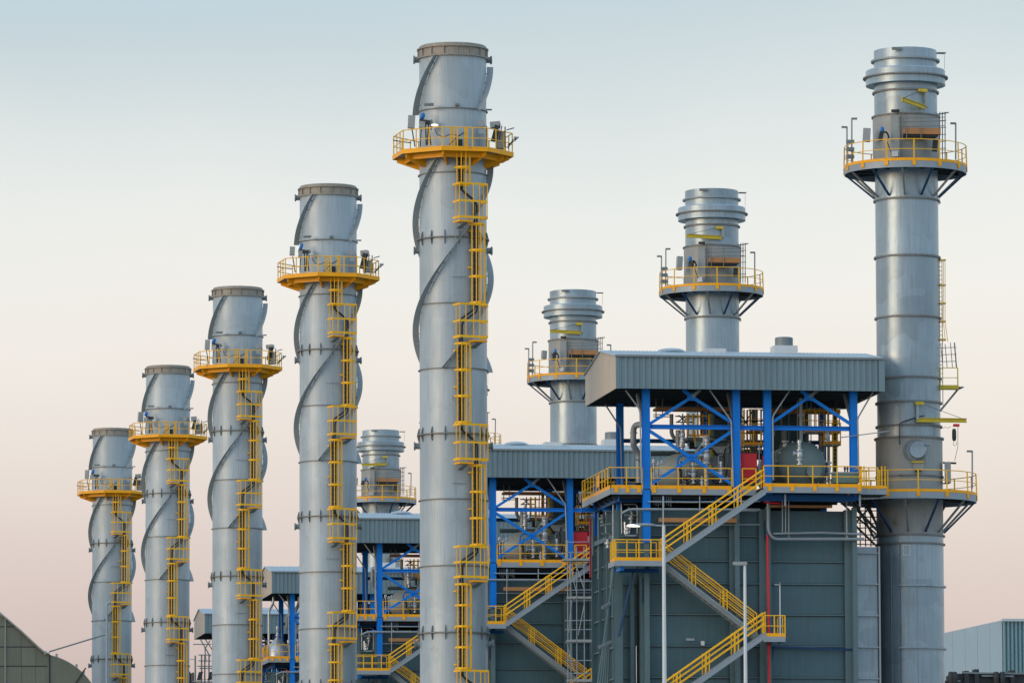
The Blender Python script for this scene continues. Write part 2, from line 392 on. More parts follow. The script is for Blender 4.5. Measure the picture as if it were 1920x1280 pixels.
# ladder with cages and offset rest platforms; frame turned to face right of the camera
TL = 24.0; dL = dirL(TL); tL = V((-dL.y, dL.x, 0)); tL = tL if tL.x > 0 else -tL
def ladx(px):                                    # sideways offset in the ladder's own plane for a pixel column
    c = at(849, 600, YL)-V((LO.x, LO.y, at(849, 600, YL).z)); base = dL*(RL+.22)
    # apparent x (perpendicular to sight) of base + tL*s
    sr = V((cos(TH0), sin(TH0)*-1, 0)); sr = V((cos(-TH0), sin(-TH0), 0))
    return ((px-850.5)*MPP-base.dot(sr))/tL.dot(sr)
def lp3(px, z, out=0.0): return dL*(RL+.22+out)+tL*ladx(px)+V((0,0,z))
def ladder_seg(x0, x1, y0, y1):
    za, zb = zl(y0), zl(y1); xa, xb = ladx(x0), ladx(x1); xm = (xa+xb)/2; w = .22
    def P(s, z, o): return dL*(RL+.22+o)+tL*s+V((0,0,z))
    ld = MB()
    for s_ in (-w, w): ld.bar(P(xm+s_, za+.3, 0), P(xm+s_, zb, 0), .05, .03)
    n = int((za-zb)/.3)
    for i in range(n): z = zb+.3*i+.1; ld.bar(P(xm-w, z, 0), P(xm+w, z, 0), .03, .03)
    for i in range(max(1, int((za-zb)/2.2))+1):
        z = za-.35-i*2.0
        if z > zb:
            for s_ in (-w-.06, w+.06): ld.bar(P(xm+s_, z, 0), P(xm+s_, z, -.25), .12, .08)
    lo = ld.build('ladder', 'yellow', st)
    cg = MB(); hw = (xb-xa)/2; nh = max(2, round((za-zb)/1.25)+1)
    arc = [(-hw, .05), (-hw, .42), (-hw*.6, .66), (0, .74), (hw*.6, .66), (hw, .42), (hw, .05)]
    for i in range(nh):
        z = za-(za-zb-.02)*i/(nh-1)
        for (s0, o0), (s1, o1) in zip(arc, arc[1:]): cg.bar(P(xm+s0, z, o0), P(xm+s1, z, o1), .02, .10)
        cg.bar(P(xm-hw, z, .04), P(xm+hw, z, .04), .03, .09)
    for s_, o_ in arc[1:6]: cg.bar(P(xm+s_, za, o_), P(xm+s_, zb, o_), .05, .05)
    cg.build('safety_cage', 'yellow', lo)
    cb = MB(); cb.bar(P(xm-.05, za+.1, .0), P(xm-.05, zb-.1, .0), .12, .06, tuple(dL)); cb.bar(P(xm+.13, za+.1, .0), P(xm+.13, zb-.1, .0), .06, .06, tuple(dL))
    cb.build('cable_tray', 'cable', lo)
def rest_box(x0, x1, y0, y1, left, xa, xb):
    za, zb = zl(y0), zl(y1); a, b = ladx(x0), ladx(x1); mid = (a+b)/2
    def P(s, z, o): return dL*(RL+.22+o)+tL*s+V((0,0,z))
    da, db = (a, mid) if left else (mid, b)
    dk = MB(); dk.bar(P(da, zb-.12, .40), P(db, zb-.12, .40), .80, .10); ro = dk.build('rest_platform', 'amber', st)
    hr = MB()
    for z, hh in ((za, .11), ((za+zb)/2+.02, .11), (zb+.10, .13)):
        hr.bar(P(a, z, .84), P(b, z, .84), .03, hh)
        for s_ in (a, b): hr.bar(P(s_, z, .84), P(s_, z, -.05), .03, hh)
    for s_ in (a, a+(b-a)*.22, a+(b-a)*.5, a+(b-a)*.72, b): hr.bar(P(s_, za, .84), P(s_, zb, .84), .045, .04)
    for s_ in (a, b):
        hr.bar(P(s_, za, .35), P(s_, zb, .35), .045, .04)
    hr.build('handrail', 'yellow', ro)
    cb = MB(); xs = ladx(xa); xe = ladx(xb); zt = za-.05
    for q in (0, .14): cb.pipe([P(xs+q-.05, zt+.25, .02), P(xs+q-.05, zt-.12-q, .02), P(xe+q-.05, zt-.75-q, .02), P(xe+q-.05, zb-.2, .02)], .05, 6, .2)
    cb.build('cables', 'cable', ro)
    bk = MB(); bk.bar(P((da+db)/2, zb-.2, .70), P((da+db)/2, zb-.42, -.15), .30, .05); bk.build('bracket', 'grey', ro)
XL = (852, 877); XR = (880, 904)
ladder_seg(XL[0], XL[1], 285, 349)
py = 349; side = 0
segs = [(348, 414, 421, 569), (573, 637, 646, 794), (798, 866, 873, 1022), (1026, 1086, 1096, 1254), (1258, 1322, 1330, 1480), (1484, 1550, 1560, 1700)]
for i, (b0, b1, l0, l1) in enumerate(segs):
    left = i % 2 == 0
    rest_box(851, 903, b0, b1, left, 864 if left else 892, 892 if left else 864)
    xx = XR if left else XL
    ladder_seg(xx[0], xx[1], l0, l1)
mb = MB(); mb.tube([dirL(4)*(RL+.15)+V((0,0,zl(430))), dirL(4)*(RL+.15)+V((0,0,zl(1120)))], .016, 5); mb.build('conduit', 'galv', st)
mb = MB()
for y in (519, 745, 906): mb.tube([dirL(-2)*(RL+.14)+V((0,0,zl(y))), dirL(22)*(RL+.14)+V((0,0,zl(y)))], .016, 5)
mb.build('thermowell', 'ring', st)
CH_L = [st]

# ================================================================== plain chimney with platforms (right row)
ray = lambda px, py: at(px, py, YL)
RO = ray(1699.5, 330); RO.z = 0
RR = 59.6*MPP*1.004
TR0 = math.atan2((RO.x), RO.y)
def dirR(th): a = rad(th)-TR0; return V((sin(a), -cos(a), 0))
def zr(py, rr=RR): return at(1701, py, YL-rr).z
MR = MPP*1.012
GR = 'plain silver chimneys with round platforms in a receding row'
sr_ = thing('platform_chimney', RO, 'tallest plain silver chimney, nearest of its row, at right of the big canopy', 'chimney', GR)
def lring(py, w=.11, t=.10, m='ring', r0=RR):
    z = zr(py); mb = MB(); mb.lathe([(r0-.01, z-t/2), (r0+w, z-t/2), (r0+w, z+t/2), (r0-.01, z+t/2)], 72); return mb.build('ring', m, sr_, smooth=30)
rys = [166.6, 212, 370, 477, 591, 705, 751, 795.5, 818]
RB = RR*1.055
bd = [zr(y) for y in [107]+rys]
for a, b in zip(bd, bd[1:]): MB().lathe([(RR, b), (RR, (a+b)/2), (RR, a)], 72).build('shell_section', 'shell2', sr_, smooth=30)
for y in rys[0:1]+[370, 477, 591, 705, 751, 795.5]: lring(y)
MB().lathe([(RR, zr(107)), (RR, zr(87)-.02), (RR-.06, zr(87)), (RR-.16, zr(87)), (RR-.16, zr(107))], 72).build('top_section', 'shell2', sr_, smooth=30)
lring(107, .17, .10, 'strake')
RB2 = 74.8*MR; z0, z1 = zr(125), zr(153)
MB().lathe([(RR, z0+.02), (RB2-.05, z0+.02), (RB2, z0-.03), (RB2, z1), (RB2-.04, z1), (RR, z1+.06)], 72).build('collar', 'shell2', sr_, smooth=30)
z = zr(138.5); MB().lathe([(RB2-.01, z-.05), (RB2+.16, z-.05), (RB2+.16, z+.03), (RB2-.01, z+.03)], 72).build('collar_ring', 'ring', sr_, smooth=30)
# sleeve behind the upper platform
MB().lathe([(RR+.10, zr(300)), (RR+.10, zr(212)), (RR, zr(210))], 72).build('sleeve', 'sleeve', sr_, smooth=30)
z = zr(212); MB().lathe([(RR+.09, z-.05), (RR+.17, z-.05), (RR+.17, z+.03), (RR+.09, z+.03)], 72).build('ring', 'ring', sr_, smooth=30)
# wider lower part
MB().lathe([(RB, zr(890)), (RB, zr(819)), (RR, zr(817))], 72).build('shell_section', 'sleeve', sr_, smooth=30)
MB().lathe([(RB, zr(1001)), (RB, zr(890))], 72).build('shell_section', 'sleeve', sr_, smooth=30)
lring(818, .09, .10, 'ring', RB); lring(890, .06, .08, 'ring', RB); lring(1001, .10, .09, 'ring', RB); lring(1017, .10, .09, 'ring', RB)
MB().lathe([(RB, zr(1017)), (RB, zr(1001))], 72).build('shell_section', 'shell2', sr_, smooth=30)
lows = [1017, 1096, 1213, 1330, 1450, 1570, 1690]
zz = [zr(y) for y in lows]+[0]
for i, (a, b) in enumerate(zip(zz, zz[1:])):
    MB().lathe([(RB, b), (RB, a)], 72).build('shell_section', 'shell2', sr_, smooth=30)
    if i:
        mb = MB(); mb.lathe([(RB-.01, a-.05), (RB+.13, a-.05), (RB+.13, a+.04), (RB-.01, a+.04)], 48, a0=rad(-110)-TR0, a1=rad(80)-TR0); mb.build('half_ring', 'shell2', sr_, smooth=30)
for th in (-35, -17, 12):
    d = dirR(th); mb = MB(); mb.tube([d*(RB+.01)+V((0,0,zr(1019))), d*(RB+.01)+V((0,0,0))], .03 if th < 12 else .012, 6); mb.build('seam', 'ring' if th < 12 else 'shell2', sr_)
mb = MB(); d = dirR(-6); t_ = V((cos(-TR0-.1), sin(-TR0-.1), 0))
c = d*(RB+.03)+V((0,0,zr(1031)))
for s_ in (-.19, .19): mb.bar(c+t_*s_+V((0,0,.3)), c+t_*s_-V((0,0,.3)), .05, .03)
for s_ in (-.28, .28): mb.bar(c-t_*.19+V((0,0,s_)), c+t_*.19+V((0,0,s_)), .03, .05)
mb.build('name_plate_frame', 'white', sr_)
def round_platform(y_deck, rad_px, xoff, y_brace, nbr, gaps=None, extra_len=0):
    z = zr(y_deck, 3.3); R = rad_px*MR; o = V((xoff*MR, 0, 0)) if xoff else V((0,0,0))
    o = V((cos(-TR0)*xoff*MR, sin(-TR0)*xoff*MR, 0))
    mb = MB(); mb.lathe([(RR+.08, -.02), (R-.02, -.02), (R-.02, -.07), (RR+.08, -.07)], 64, close=True)
    pf = mb.build('service_platform', 'darks', sr_); pf.location = o+V((0,0,z))
    mb = MB(); mb.lathe([(R-.05, -.42), (R, -.42), (R, -.06), (R-.05, -.06)], 64, close=True); mb.build('fascia', 'fascia', pf, smooth=30)
    mb = MB(); mb.lathe([(R-.04, -.055), (R+.012, -.055), (R+.012, .10), (R-.04, .10)], 64, close=True); mb.build('toe_board', 'amber', pf, smooth=30)
    mb = MB(); n = 64
    for k, r_ in ((1.15, .026), (.60, .021)): 
        ps = [V((cos(2*pi*i/n)*(R-.03), sin(2*pi*i/n)*(R-.03), k)) for i in range(n+1)]; mb.tube(ps, r_, 5, False)
    for i in range(14):
        a = 2*pi*(i+.35)/14; mb.bar((cos(a)*(R+.02), sin(a)*(R+.02), -.34), (cos(a)*(R-.02), sin(a)*(R-.02), 1.15), .07, .035)
    mb.build('handrail', 'yellow', pf)
    for i in range(14):
        a = 2*pi*(i+.35)/14; mb = MB(); mb.box((-.10, -.02, -.13), (.10, .02, .13)); o2 = mb.build('rail_bracket', 'amber', pf); o2.location = (cos(a)*(R+.03), sin(a)*(R+.03), -.16); o2.rotation_euler = (0,0,a+pi/2)
    zb = zr(y_brace)
    rad_base = RB if y_deck > 700 else RR
    for i in range(nbr):
        a = 2*pi*(i+.5)/nbr; e = V((cos(a), sin(a), 0))
        mb = MB(); mb.bar(e*(R-.12)+o+V((0,0,z-.42)), e*(rad_base+.03)+V((0,0,zb+.05)), .10, .10); ob = mb.build('brace', 'navy' if i % 2 else 'grey', sr_)
    for i in range(nbr):
        a = 2*pi*(i+.5)/nbr; e = V((cos(a), sin(a), 0)); mb = MB(); mb.ibeam(e*(R-.1)+V((0,0,-.2)), e*(RR+.05)-o+V((0,0,-.2)), .12, .22); mb.build('deck_beam', 'darks', pf)
    return pf
round_platform(299, 115, -2, 366, 12)
round_platform(920, 127, -2, 997, 12)
# fittings
def kr(px, py, dy=0): return at(px, py, YL+dy)-RO
def boxr(name, x0, y0, x1, y1, dy, dep, m, tilt=0, rz=-12, par=sr_):
    p = kr(x0, y0, dy); q = kr(x1, y1, dy); c = (p+q)/2; w = abs(p.x-q.x)/2; h = abs(p.z-q.z)/2
    b = MB().box((-w,-dep/2,-h),(w,dep/2,h)).build(name, m, par); b.location = c; b.rotation_euler = (0, tilt, rad(rz)); return b
def jib(px0, py0, px1, py1, bx, by, dy0, dy1, sr_=sr_):
    j = MB(); j.ibeam(kr(px0, py0, dy0), kr(px1, py1, dy1), .14, .24, .03); jo = j.build('jib_crane', 'lime', sr_)
    mb = MB(); mb.tube([kr(bx, by, dy0), kr(px1*.9+px0*.1, (py1*.9+py0*.1)-4, dy1)], .015, 5); mb.build('tie_rod', 'darks', jo)
    b = MB(); b.box(kr(bx-8, by-2, dy0)-V((0,.1,0)), kr(bx+8, by+4, dy0)+V((0,.15,0))); b.build('bracket', 'lime', jo)
    mb = MB(); mb.bar(kr(px0+2, by, dy0+.05), kr(px0+2, py0, dy0+.05), .16, .2); mb.build('mast', 'galv', jo)
    return jo
ZF = -RR
j2 = jib(1718, 787, 1812, 788, 1724, 755, ZF-.3, ZF+.6)
mb = MB(); mb.lathe([(0,.25),(.09,.25),(.12,.1),(.12,-.3),(.08,-.42),(0,-.42)], 12); ho = mb.build('hoist', 'darks', sr_, smooth=40); ho.location = kr(1789, 812, ZF+.45)
mb = MB().box((-.16,-.12,-.07),(.16,.12,.07)); o = mb.build('trolley', 'red', sr_); o.location = kr(1793, 797, ZF+.45); 
mb = MB(); mb.tube([kr(1796,800,ZF+.5), kr(1796,836,ZF+.5), kr(1790,864,ZF+.5)], .014, 5); mb.pipe([kr(1789,824,ZF+.45), kr(1787,834,ZF+.45), kr(1792,836,ZF+.45), kr(1794,828,ZF+.45)], .012, 5, .1)
mb.pipe([kr(1765,800,ZF+.4), kr(1768,803,ZF+.4), kr(1772,799,ZF+.4), kr(1777,803,ZF+.4), kr(1783,799,ZF+.4)], .011, 5, .1); mb.build('chain', 'darks', sr_)
# manhole
mh = MB(); mh.lathe([(0,-.02),(.44,-.02),(.50,.05),(.50,.18),(.56,.18),(.56,.24),(0,.24)][::-1], 28, 'y'); mo = mh.build('manhole', 'shell2', sr_, smooth=30)
pm = kr(1720, 843, -RB-.12); mo.location = (pm.x, pm.y-.1, pm.z); mo.rotation_euler = (0,0,rad(-8))
mb = MB().lathe([(.52,0),(.64,0),(.64,.04),(.52,.04)], 28, 'y', close=True); o = mb.build('manhole_rim', 'ring', sr_); pm2 = kr(1715, 844, -RB); o.location = (pm2.x, pm2.y-.06, pm2.z); o.rotation_euler = (0,0,rad(-8))
mb = MB(); mb.tube([kr(1741,834,-RB-.2), kr(1738,868,-RB-.1)], .025, 5); mb.tube([kr(1733,832,-RB-.35), kr(1743,834,-RB-.2)], .045, 6); mb.build('davit', 'galv', sr_)
mb = MB(); mb.pipe([kr(1733,779,ZF-.15), kr(1722,781,ZF-.15), kr(1700,788,ZF-.12), kr(1687,792,ZF-.1), kr(1687,833,ZF-.1)], .035, 6, .3); mb.build('pipe', 'darks', sr_)
boxr('ladder_hatch', 1712, 866, 1732, 880, -RB-.1, .06, 'sleeve'); boxr('step_frame', 1709, 864, 1732, 867, -RB-.15, .1, 'lime')
mb = MB(); mb.box(kr(1715,880,-RB-.15), kr(1727,884,-RB-.3)); mb.build('sample_port', 'darks', sr_)
boxr('control_cabinet', 1771, 866, 1783, 905, -.9, .5, 'cabinet'); 
mb = MB(); mb.tube([kr(1768,867,-.8), kr(1793,868,-1)], .06, 6); mb.tube([kr(1768,906,-.8), kr(1780,906,-.9)], .04, 6); mb.build('arm', 'darks', sr_)
def mast(px, y0, y1, dy, side=-1, name='lamp_pole'):
    mb = MB(); mb.tube([kr(px, y1, dy), kr(px, y0, dy)], .045, 7); o = mb.build(name, 'galv', sr_)
    mb = MB(); h = kr(px, y0, dy); mb.box(h+V((0,-.07,-.07)), h+V((side*.30,.07,.03))); mb.build('lamp_head', 'grey', o); return o
mast(1823, 845, 915, -.6, -1); mast(1792, 231, 300, .5, -1); mast(1597, 222, 305, 0, 1); mast(1588, 238, 312, -.5, -1)
for y in (262, 276, 290): MB().box(kr(1588,y,-.6), kr(1600,y+8,-.3)).build('junction_box', 'grey', sr_)
boxr('instrument_box', 1618, 241, 1632, 266, -1.0, .4, 'cabinet', .06)
o = MB().lathe([(0,.16),(.07,.15),(.12,.04),(.11,-.1),(.07,-.16),(0,-.16)], 12).build('transducer', 'bluep', sr_, smooth=50); o.location = kr(1654, 243, -RR-.4); boxr('analyser', 1648, 247, 1656, 264, -RR-.4, .25, 'darks', .2)
mb = MB(); mb.pipe([kr(1650,252,-RR-.5), kr(1662,246,-RR-.4), kr(1667,258,-RR-.4), kr(1663,262,-RR-.4)], .05, 6, .2); mb.tube([kr(1662,262,-RR-.5), kr(1670,285,-RR-.5)], .03, 5); mb.build('cables', 'cable', sr_)
boxr('conduit_panel', 1670, 216, 1686, 292, -RR-.16, .10, 'cabinet'); boxr('sample_port', 1671, 206, 1686, 210, -RR-.3, .4, 'darks'); boxr('terminal_box', 1672, 284, 1684, 294, -RR-.4, .25, 'white')
mb = MB().box(kr(1692,243,-RR-.15), kr(1764,252,-RR-.9)); mb.build('timber_platform', 'plank', sr_)
mb = MB().box(kr(1690,253,-RR-.15), kr(1758,257,-RR-.8)); mb.build('platform_frame', 'darks', sr_)
mb = MB()
for px in (1687, 1692, 1700, 1727): mb.tube([kr(px, 204 if px < 1700 else 216, -RR-.95), kr(px, 262 if px > 1690 else 296, -RR-.95)], .024, 5)
for y in (222, 229, 238): mb.tube([kr(1684, y, -RR-.95), kr(1772, y-2, -RR-.95)], .022, 5)
for px in (1762, 1767, 1772): mb.tube([kr(px, 210, -RR*.2), kr(px, 298, -RR*.2)], .03, 5)
for i in range(6): mb.tube([kr(1756, 214+i*13, -RR*.2), kr(1774, 213+i*13, -RR*.2)], .022, 5)
mb.tube([kr(1757,215,-.4), kr(1779,211,-.4)], .035, 5)
for i in range(6): mb.tube([kr(1690+i*4, 262, -RR-.7), kr(1690+i*4, 292, -RR-.7)], .014, 4)
mb.build('access_tubes', 'ring', sr_)
boxr('analyser', 1748, 262, 1758, 284, -RR-.3, .3, 'darks', .1)
mb = MB(); mb.box(kr(1672,89,-RR*.98), kr(1690,94,-RR*1.03)); mb.box(kr(1758,98,0), kr(1771,102,.4)); mb.build('lug', 'ring', sr_)
mb = MB().tube([kr(1771,100,0), kr(1771,130,.1)], .01, 4); mb.build('wire', 'galv', sr_)
mb = MB(); mb.lathe([(.07,-.03),(.11,-.03),(.11,.03),(.07,.03)], 12, 'y', close=True); o = mb.build('lifting_eye', 'ring', sr_); o.location = kr(1760, 380, 0)
# ladder on the right flank
mb = MB(); xs = 1763
for px in (1759, 1764): mb.tube([kr(px+2, 486, -.2), kr(px+4, 760, -.2)], .022, 5)
for i in range(30): mb.tube([kr(1761, 492+i*8, -.2), kr(1767, 492+i*8, -.2)], .014, 4)
lo = mb.build('ladder', 'ring', sr_)
mb = MB()
for y in (488, 535, 569, 603, 637):
    c = kr(1764, y, -.2); 
    for z in (0,): mb.tube([c+V((-.15,0,0)), c+V((-.05,-.35,0)), c+V((.22,-.3,0)), c+V((.25,.2,0)), c+V((-.1,.3,0))], .03, 5)
for px in (1766, 1769, 1772): mb.tube([kr(px, 488, -.4), kr(px, 603, -.4), kr(px+2+(px-1766)*.5, 640, -.4)], .018, 5)
mb.build('safety_cage', 'yellow', lo)
mb = MB().box(kr(1762,726,-.7), kr(1797,729,.7)); lan = mb.build('landing', 'grey', sr_)
mb = MB(); toe(mb, [kr(1762,729,-.75), kr(1797,729,-.75), kr(1797,729,.75)], 0, .22, .03); mb.build('toe_board', 'lime', lan)
mb = MB(); rail(mb, [kr(1763,728,-.7), kr(1796,728,-.7), kr(1796,728,.7)], 1.15, .7, .024); mb.build('handrail', 'lime', lan)
mb = MB()
for px, d in ((1765,-.6),(1773,-.65),(1783,-.6),(1790,-.3),(1791,.3)): mb.tube([kr(px-1, 642 if px > 1782 else 645, d), kr(px+3, 690, d)], .022, 5)
for y in (652, 665, 678): mb.tube([kr(1764,y,-.6), kr(1792,y-1,-.6), kr(1793,y-1,.4)], .02, 5)
mb.build('cage', 'ring', lan)
mb = MB().bar(kr(1795,731,0), kr(1762,771,0), .10, .10); mb.build('brace', 'grey', lan)
CH_R = [sr_]

# ================================================================== canopy with its deck, casing, stairs (unit 1)
CO = at(1155, 728, YF); CO.z = 0
def K(px, py, dy=0): return at(px, py, YF+dy)-CO
zeave0 = (K(1155,728)+K(1658,733)).z/2; zeave1 = (K(1155,668)+K(1658,672)).z/2
XW0, XW1 = 0.0, K(1658, 730).x; DEP = 10.6; ZR = zeave1+.78
cn = thing('steel_canopy', CO, 'largest corrugated-roofed blue steel canopy, at right beside the nearest plain chimney', 'canopy', 'blue steel canopies with corrugated roofs')
# corrugated sheets
def corr(n, w, z0, z1, amp=.055):
    per = w/n; vs = []; prof = []
    for i in range(n):
        for u, o in ((0, 0), (.35, 0), (.45, -amp), (.85, -amp), (.95, 0)): prof.append((i*per+u*per, o))
    prof.append((w, 0))
    for x, y in prof: vs += [(x, y, z0), (x, y, z1), (x, y+.02, z0), (x, y+.02, z1)]
    fs = []
    for i in range(len(prof)-1):
        a = i*4; b = a+4; fs += [(a, b, b+1, a+1), (a+2, a+3, b+3, b+2), (a+1, b+1, b+3, a+3), (a, a+2, b+2, b)]
    return MB().add(vs, fs)
NS = 15; sw = (XW1-XW0)/NS; me_ = None
for side, yy in ((0, 0.0), (1, DEP)):
    for i in range(NS):
        if me_ is None: o = corr(3, sw-.004, zeave0, zeave1).build('cladding_sheet', 'clad', cn); me_ = o.data; o.location = (i*sw, yy, 0)
        else: sub('cladding_sheet', me_, cn, (i*sw if side == 0 else (i+1)*sw, yy, 0), 0 if side == 0 else pi)
MB().box((XW1-.32, -.09, zeave0-.02), (XW1+.02, -.06, zeave1+.02)).build('corner_trim', 'clad', cn); MB().box((XW0-.02, -.09, zeave0-.02), (XW0+.14, -.06, zeave1+.02)).build('corner_trim', 'clad', cn)
mb = MB(); mb.box((XW0-.05, -.16, zeave1-.05), (XW1+.05, -.062, zeave1+.06)); mb.build('gutter', 'grey', cn)
# gables, built of vertical boards
for xg in (XW0, XW1):
    ng = 10; w = DEP/ng
    for i in range(ng):
        y0 = i*w+.003; y1 = (i+1)*w-.003
        def zt(y): return zeave1+.78*(1-abs(y-DEP/2)/(DEP/2))-.02
        t = .03 if xg == XW0 else -.03
        vs = []
        for x in (xg-t*(0 if i % 2 else .12), xg+t): vs += [(x,y0,zeave0),(x,y1,zeave0),(x,y1,zt(y1)),(x,y0,zt(y0))]
        if i == ng//2: pass
        MB().add(vs, [(0,3,2,1),(4,5,6,7),(0,1,5,4),(1,2,6,5),(2,3,7,6),(3,0,4,7)]).build('gable_sheet', 'gable', cn)
# roof sheets, ribbed
nr = 14; rw = (XW1-XW0+.2)/nr; rme = {}
for s_ in (0, 1):
    for i in range(nr):
        if s_ not in rme:
            b = MB(); ya, yb = (-.1, DEP/2) if s_ == 0 else (DEP/2, DEP+.1)
            za, zb = (zeave1+.02, ZR+.03) if s_ == 0 else (ZR+.03, zeave1+.02)
            b.add([(0,ya,za),(rw,ya,za),(rw,yb,zb),(0,yb,zb),(0,ya,za-.04),(rw,ya,za-.04),(rw,yb,zb-.04),(0,yb,zb-.04)], [(0,1,2,3),(7,6,5,4),(0,4,5,1),(3,2,6,7),(0,3,7,4),(1,5,6,2)])
            for k in range(5): x = rw*(k+.5)/5; b.add([(x-.05,ya,za),(x+.05,ya,za),(x+.03,ya,za+.05),(x-.03,ya,za+.05),(x-.05,yb,zb),(x+.05,yb,zb),(x+.03,yb,zb+.05),(x-.03,yb,zb+.05)], [(0,1,2,3),(4,7,6,5),(0,3,7,4),(2,1,5,6),(3,2,6,7)])
            o = b.build('roof_sheet', 'roof', cn, loc=(XW0-.1, 0, 0)); rme[s_] = o.data
        else: sub('roof_sheet', rme[s_], cn, (XW0-.1+i*rw, 0, 0))
# dark soffit, purlins
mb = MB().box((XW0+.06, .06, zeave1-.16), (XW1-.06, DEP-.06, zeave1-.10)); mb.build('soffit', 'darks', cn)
for i in range(8):
    y = .5+i*(DEP-1)/7; mb = MB().ibeam((XW0+.1, y, zeave0+.16), (XW1-.1, y, zeave0+.16), .14, .26); mb.build('purlin', 'darks', cn)
for x in (1211, 1380, 1438, 1600):
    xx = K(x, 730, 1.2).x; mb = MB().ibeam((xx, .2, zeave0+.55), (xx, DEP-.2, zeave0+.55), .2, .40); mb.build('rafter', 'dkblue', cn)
# roof vents
def vent(px, dy, kind):
    x = K(px, 660, dy).x; z = zeave1+.78*(1-abs(dy-DEP/2)/(DEP/2)); b = MB()
    if kind == 'dome': b.lathe([(.80,0),(.78,.08),(.62,.16),(.36,.21),(0,.22)], 24); o = b.build('domed_vent', 'roof', cn, smooth=50)
    elif kind == 'curb': b.box((-.58,-.5,-.1),(.58,.5,.25)); o = b.build('roof_curb', 'white', cn)
    else:
        b.box((-.66,-.6,-.15),(.66,.6,.42)); o = b.build('roof_curb', 'white', cn); o.location = (x, dy, z)
        b = MB().lathe([(0,.92),(.44,.92),(.50,.88),(.50,.425)], 24); o = b.build('exhaust_fan', 'grey', cn, smooth=40)
    o.location = (x, dy, z)
vent(1258, 5.3, 'dome'); vent(1339, 4.2, 'curb'); vent(1470, 5.0, 'fan')
# columns
ZDK = K(1300, 918, 1.2).z                   # walking surface of the deck
zb_ = zeave0+.2
COLX = [1211, 1380, 1438.5, 1600]
def column(px, dy, zlo, zhi, w=.40, m='blue'):
    x = K(px, 800, dy).x; b = MB(); b.ibeam((x, dy, zlo), (x, dy, zhi), w, .40, .035, (1,0,0) if False else (0,1,0)); return b.build('column', m, cn)
column(1211, 1.2, ZDK-2.9, zb_); column(1380, 1.2, ZDK-.6, zb_); column(1438.5, 1.2, ZDK-.6, zb_); column(1600, 1.2, ZDK-.5, zb_)
for px in (1211, 1380, 1438.5, 1600):
    x = K(px, 800, 1.2).x; b = MB(); b.ibeam((x, 9.9, 10.6), (x, 9.9, zb_), .38, .40, .035, (0,1,0)); b.build('column', 'blue', cn)
for px in (1211, 1380, 1438.5, 1600):
    x = K(px, 800, 1.2).x; b = MB(); b.bar((x, 1.2, ZDK-.9), (x, 1.2, 0), .26, .26); b.build('lower_column', 'casrib' if px != 1211 else 'casrib', cn)
def beam(a, b, w=.22, h=.22, m='blue', name='beam'):
    return MB().ibeam(a, b, w, h, .03).build(name, m, cn)
xc = [K(p, 800, 1.2).x for p in COLX]
zm = K(1296, 800.5, 1.2).z
for a, b in zip(xc, xc[1:]):
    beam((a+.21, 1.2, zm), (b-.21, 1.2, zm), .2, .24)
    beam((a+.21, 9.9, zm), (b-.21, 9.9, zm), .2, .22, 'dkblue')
def brace(p, q, m='blue', w=.15): MB().bar(p, q, w, w*1.1).build('brace', m, cn)
def plate(c, w, h, m='blue'): MB().box((c[0]-w, c[1]-.03, c[2]-h), (c[0]+w, c[1]+.03, c[2]+h)).build('gusset_plate', m, cn)
# left bay (K shape above, X below); right bay (K above)
def P12(px, py, d=1.2): return K(px, py, d)
apx = P12(1297, 744, 1.12)
brace(P12(1217, 795, 1.1), apx); brace(apx, P12(1374, 793, 1.1)); plate(apx, .24, .2)
brace(apx, P12(1281, 731, 1.1)); brace(apx, P12(1313, 731, 1.1), 'grey')
crx = P12(1297, 858, 1.12)
brace(P12(1217, 807, 1.1), crx); brace(crx, P12(1374, 908, 1.1)); brace(P12(1217, 909, 1.1), crx); brace(crx, P12(1374, 807, 1.1)); plate(crx, .3, .2)
apr = P12(1517, 744, 1.12)
brace(P12(1446, 793, 1.1), apr); brace(apr, P12(1594, 794, 1.1)); plate(apr, .26, .2); brace(apr, P12(1502, 732, 1.1)); brace(apr, P12(1533, 732, 1.1), 'grey')
# rain pipes
def rainpipe(pts, dy, r=.045):
    MB().pipe([K(x, y, dy) for x, y in pts], r, 7, .15).build('rain_pipe', 'fascia', cn)
rainpipe([(1173,731),(1200,768),(1203,906)], .9); rainpipe([(1331,731),(1371,789),(1375,912)], .95); rainpipe([(1481,731),(1449,780),(1450,900)], .95); rainpipe([(1637,734),(1608,784),(1610,884)], .95)
MB().pipe([(.9, 9.2, zeave0), (.9+.9, 9.4, zeave0-1.3), (.9+1.0, 9.5, ZDK)], .045, 7, .15).build('rain_pipe', 'fascia', cn)
MB().tube([K(1575,820,1), K(1667,808,.4)], .03, 6).build('lightning_rod', 'galv', cn)
MB().bar(K(1195,738,2.5), K(1207,800,1.4), .14, .2).build('knee_brace', 'grey', cn)
MB().bar(K(1365,738,2.5), K(1376,790,1.4), .14, .2).build('knee_brace', 'grey', cn)
MB().bar(K(1583,738,2.5), K(1596,790,1.4), .12, .18).build('knee_brace', 'galv', cn)

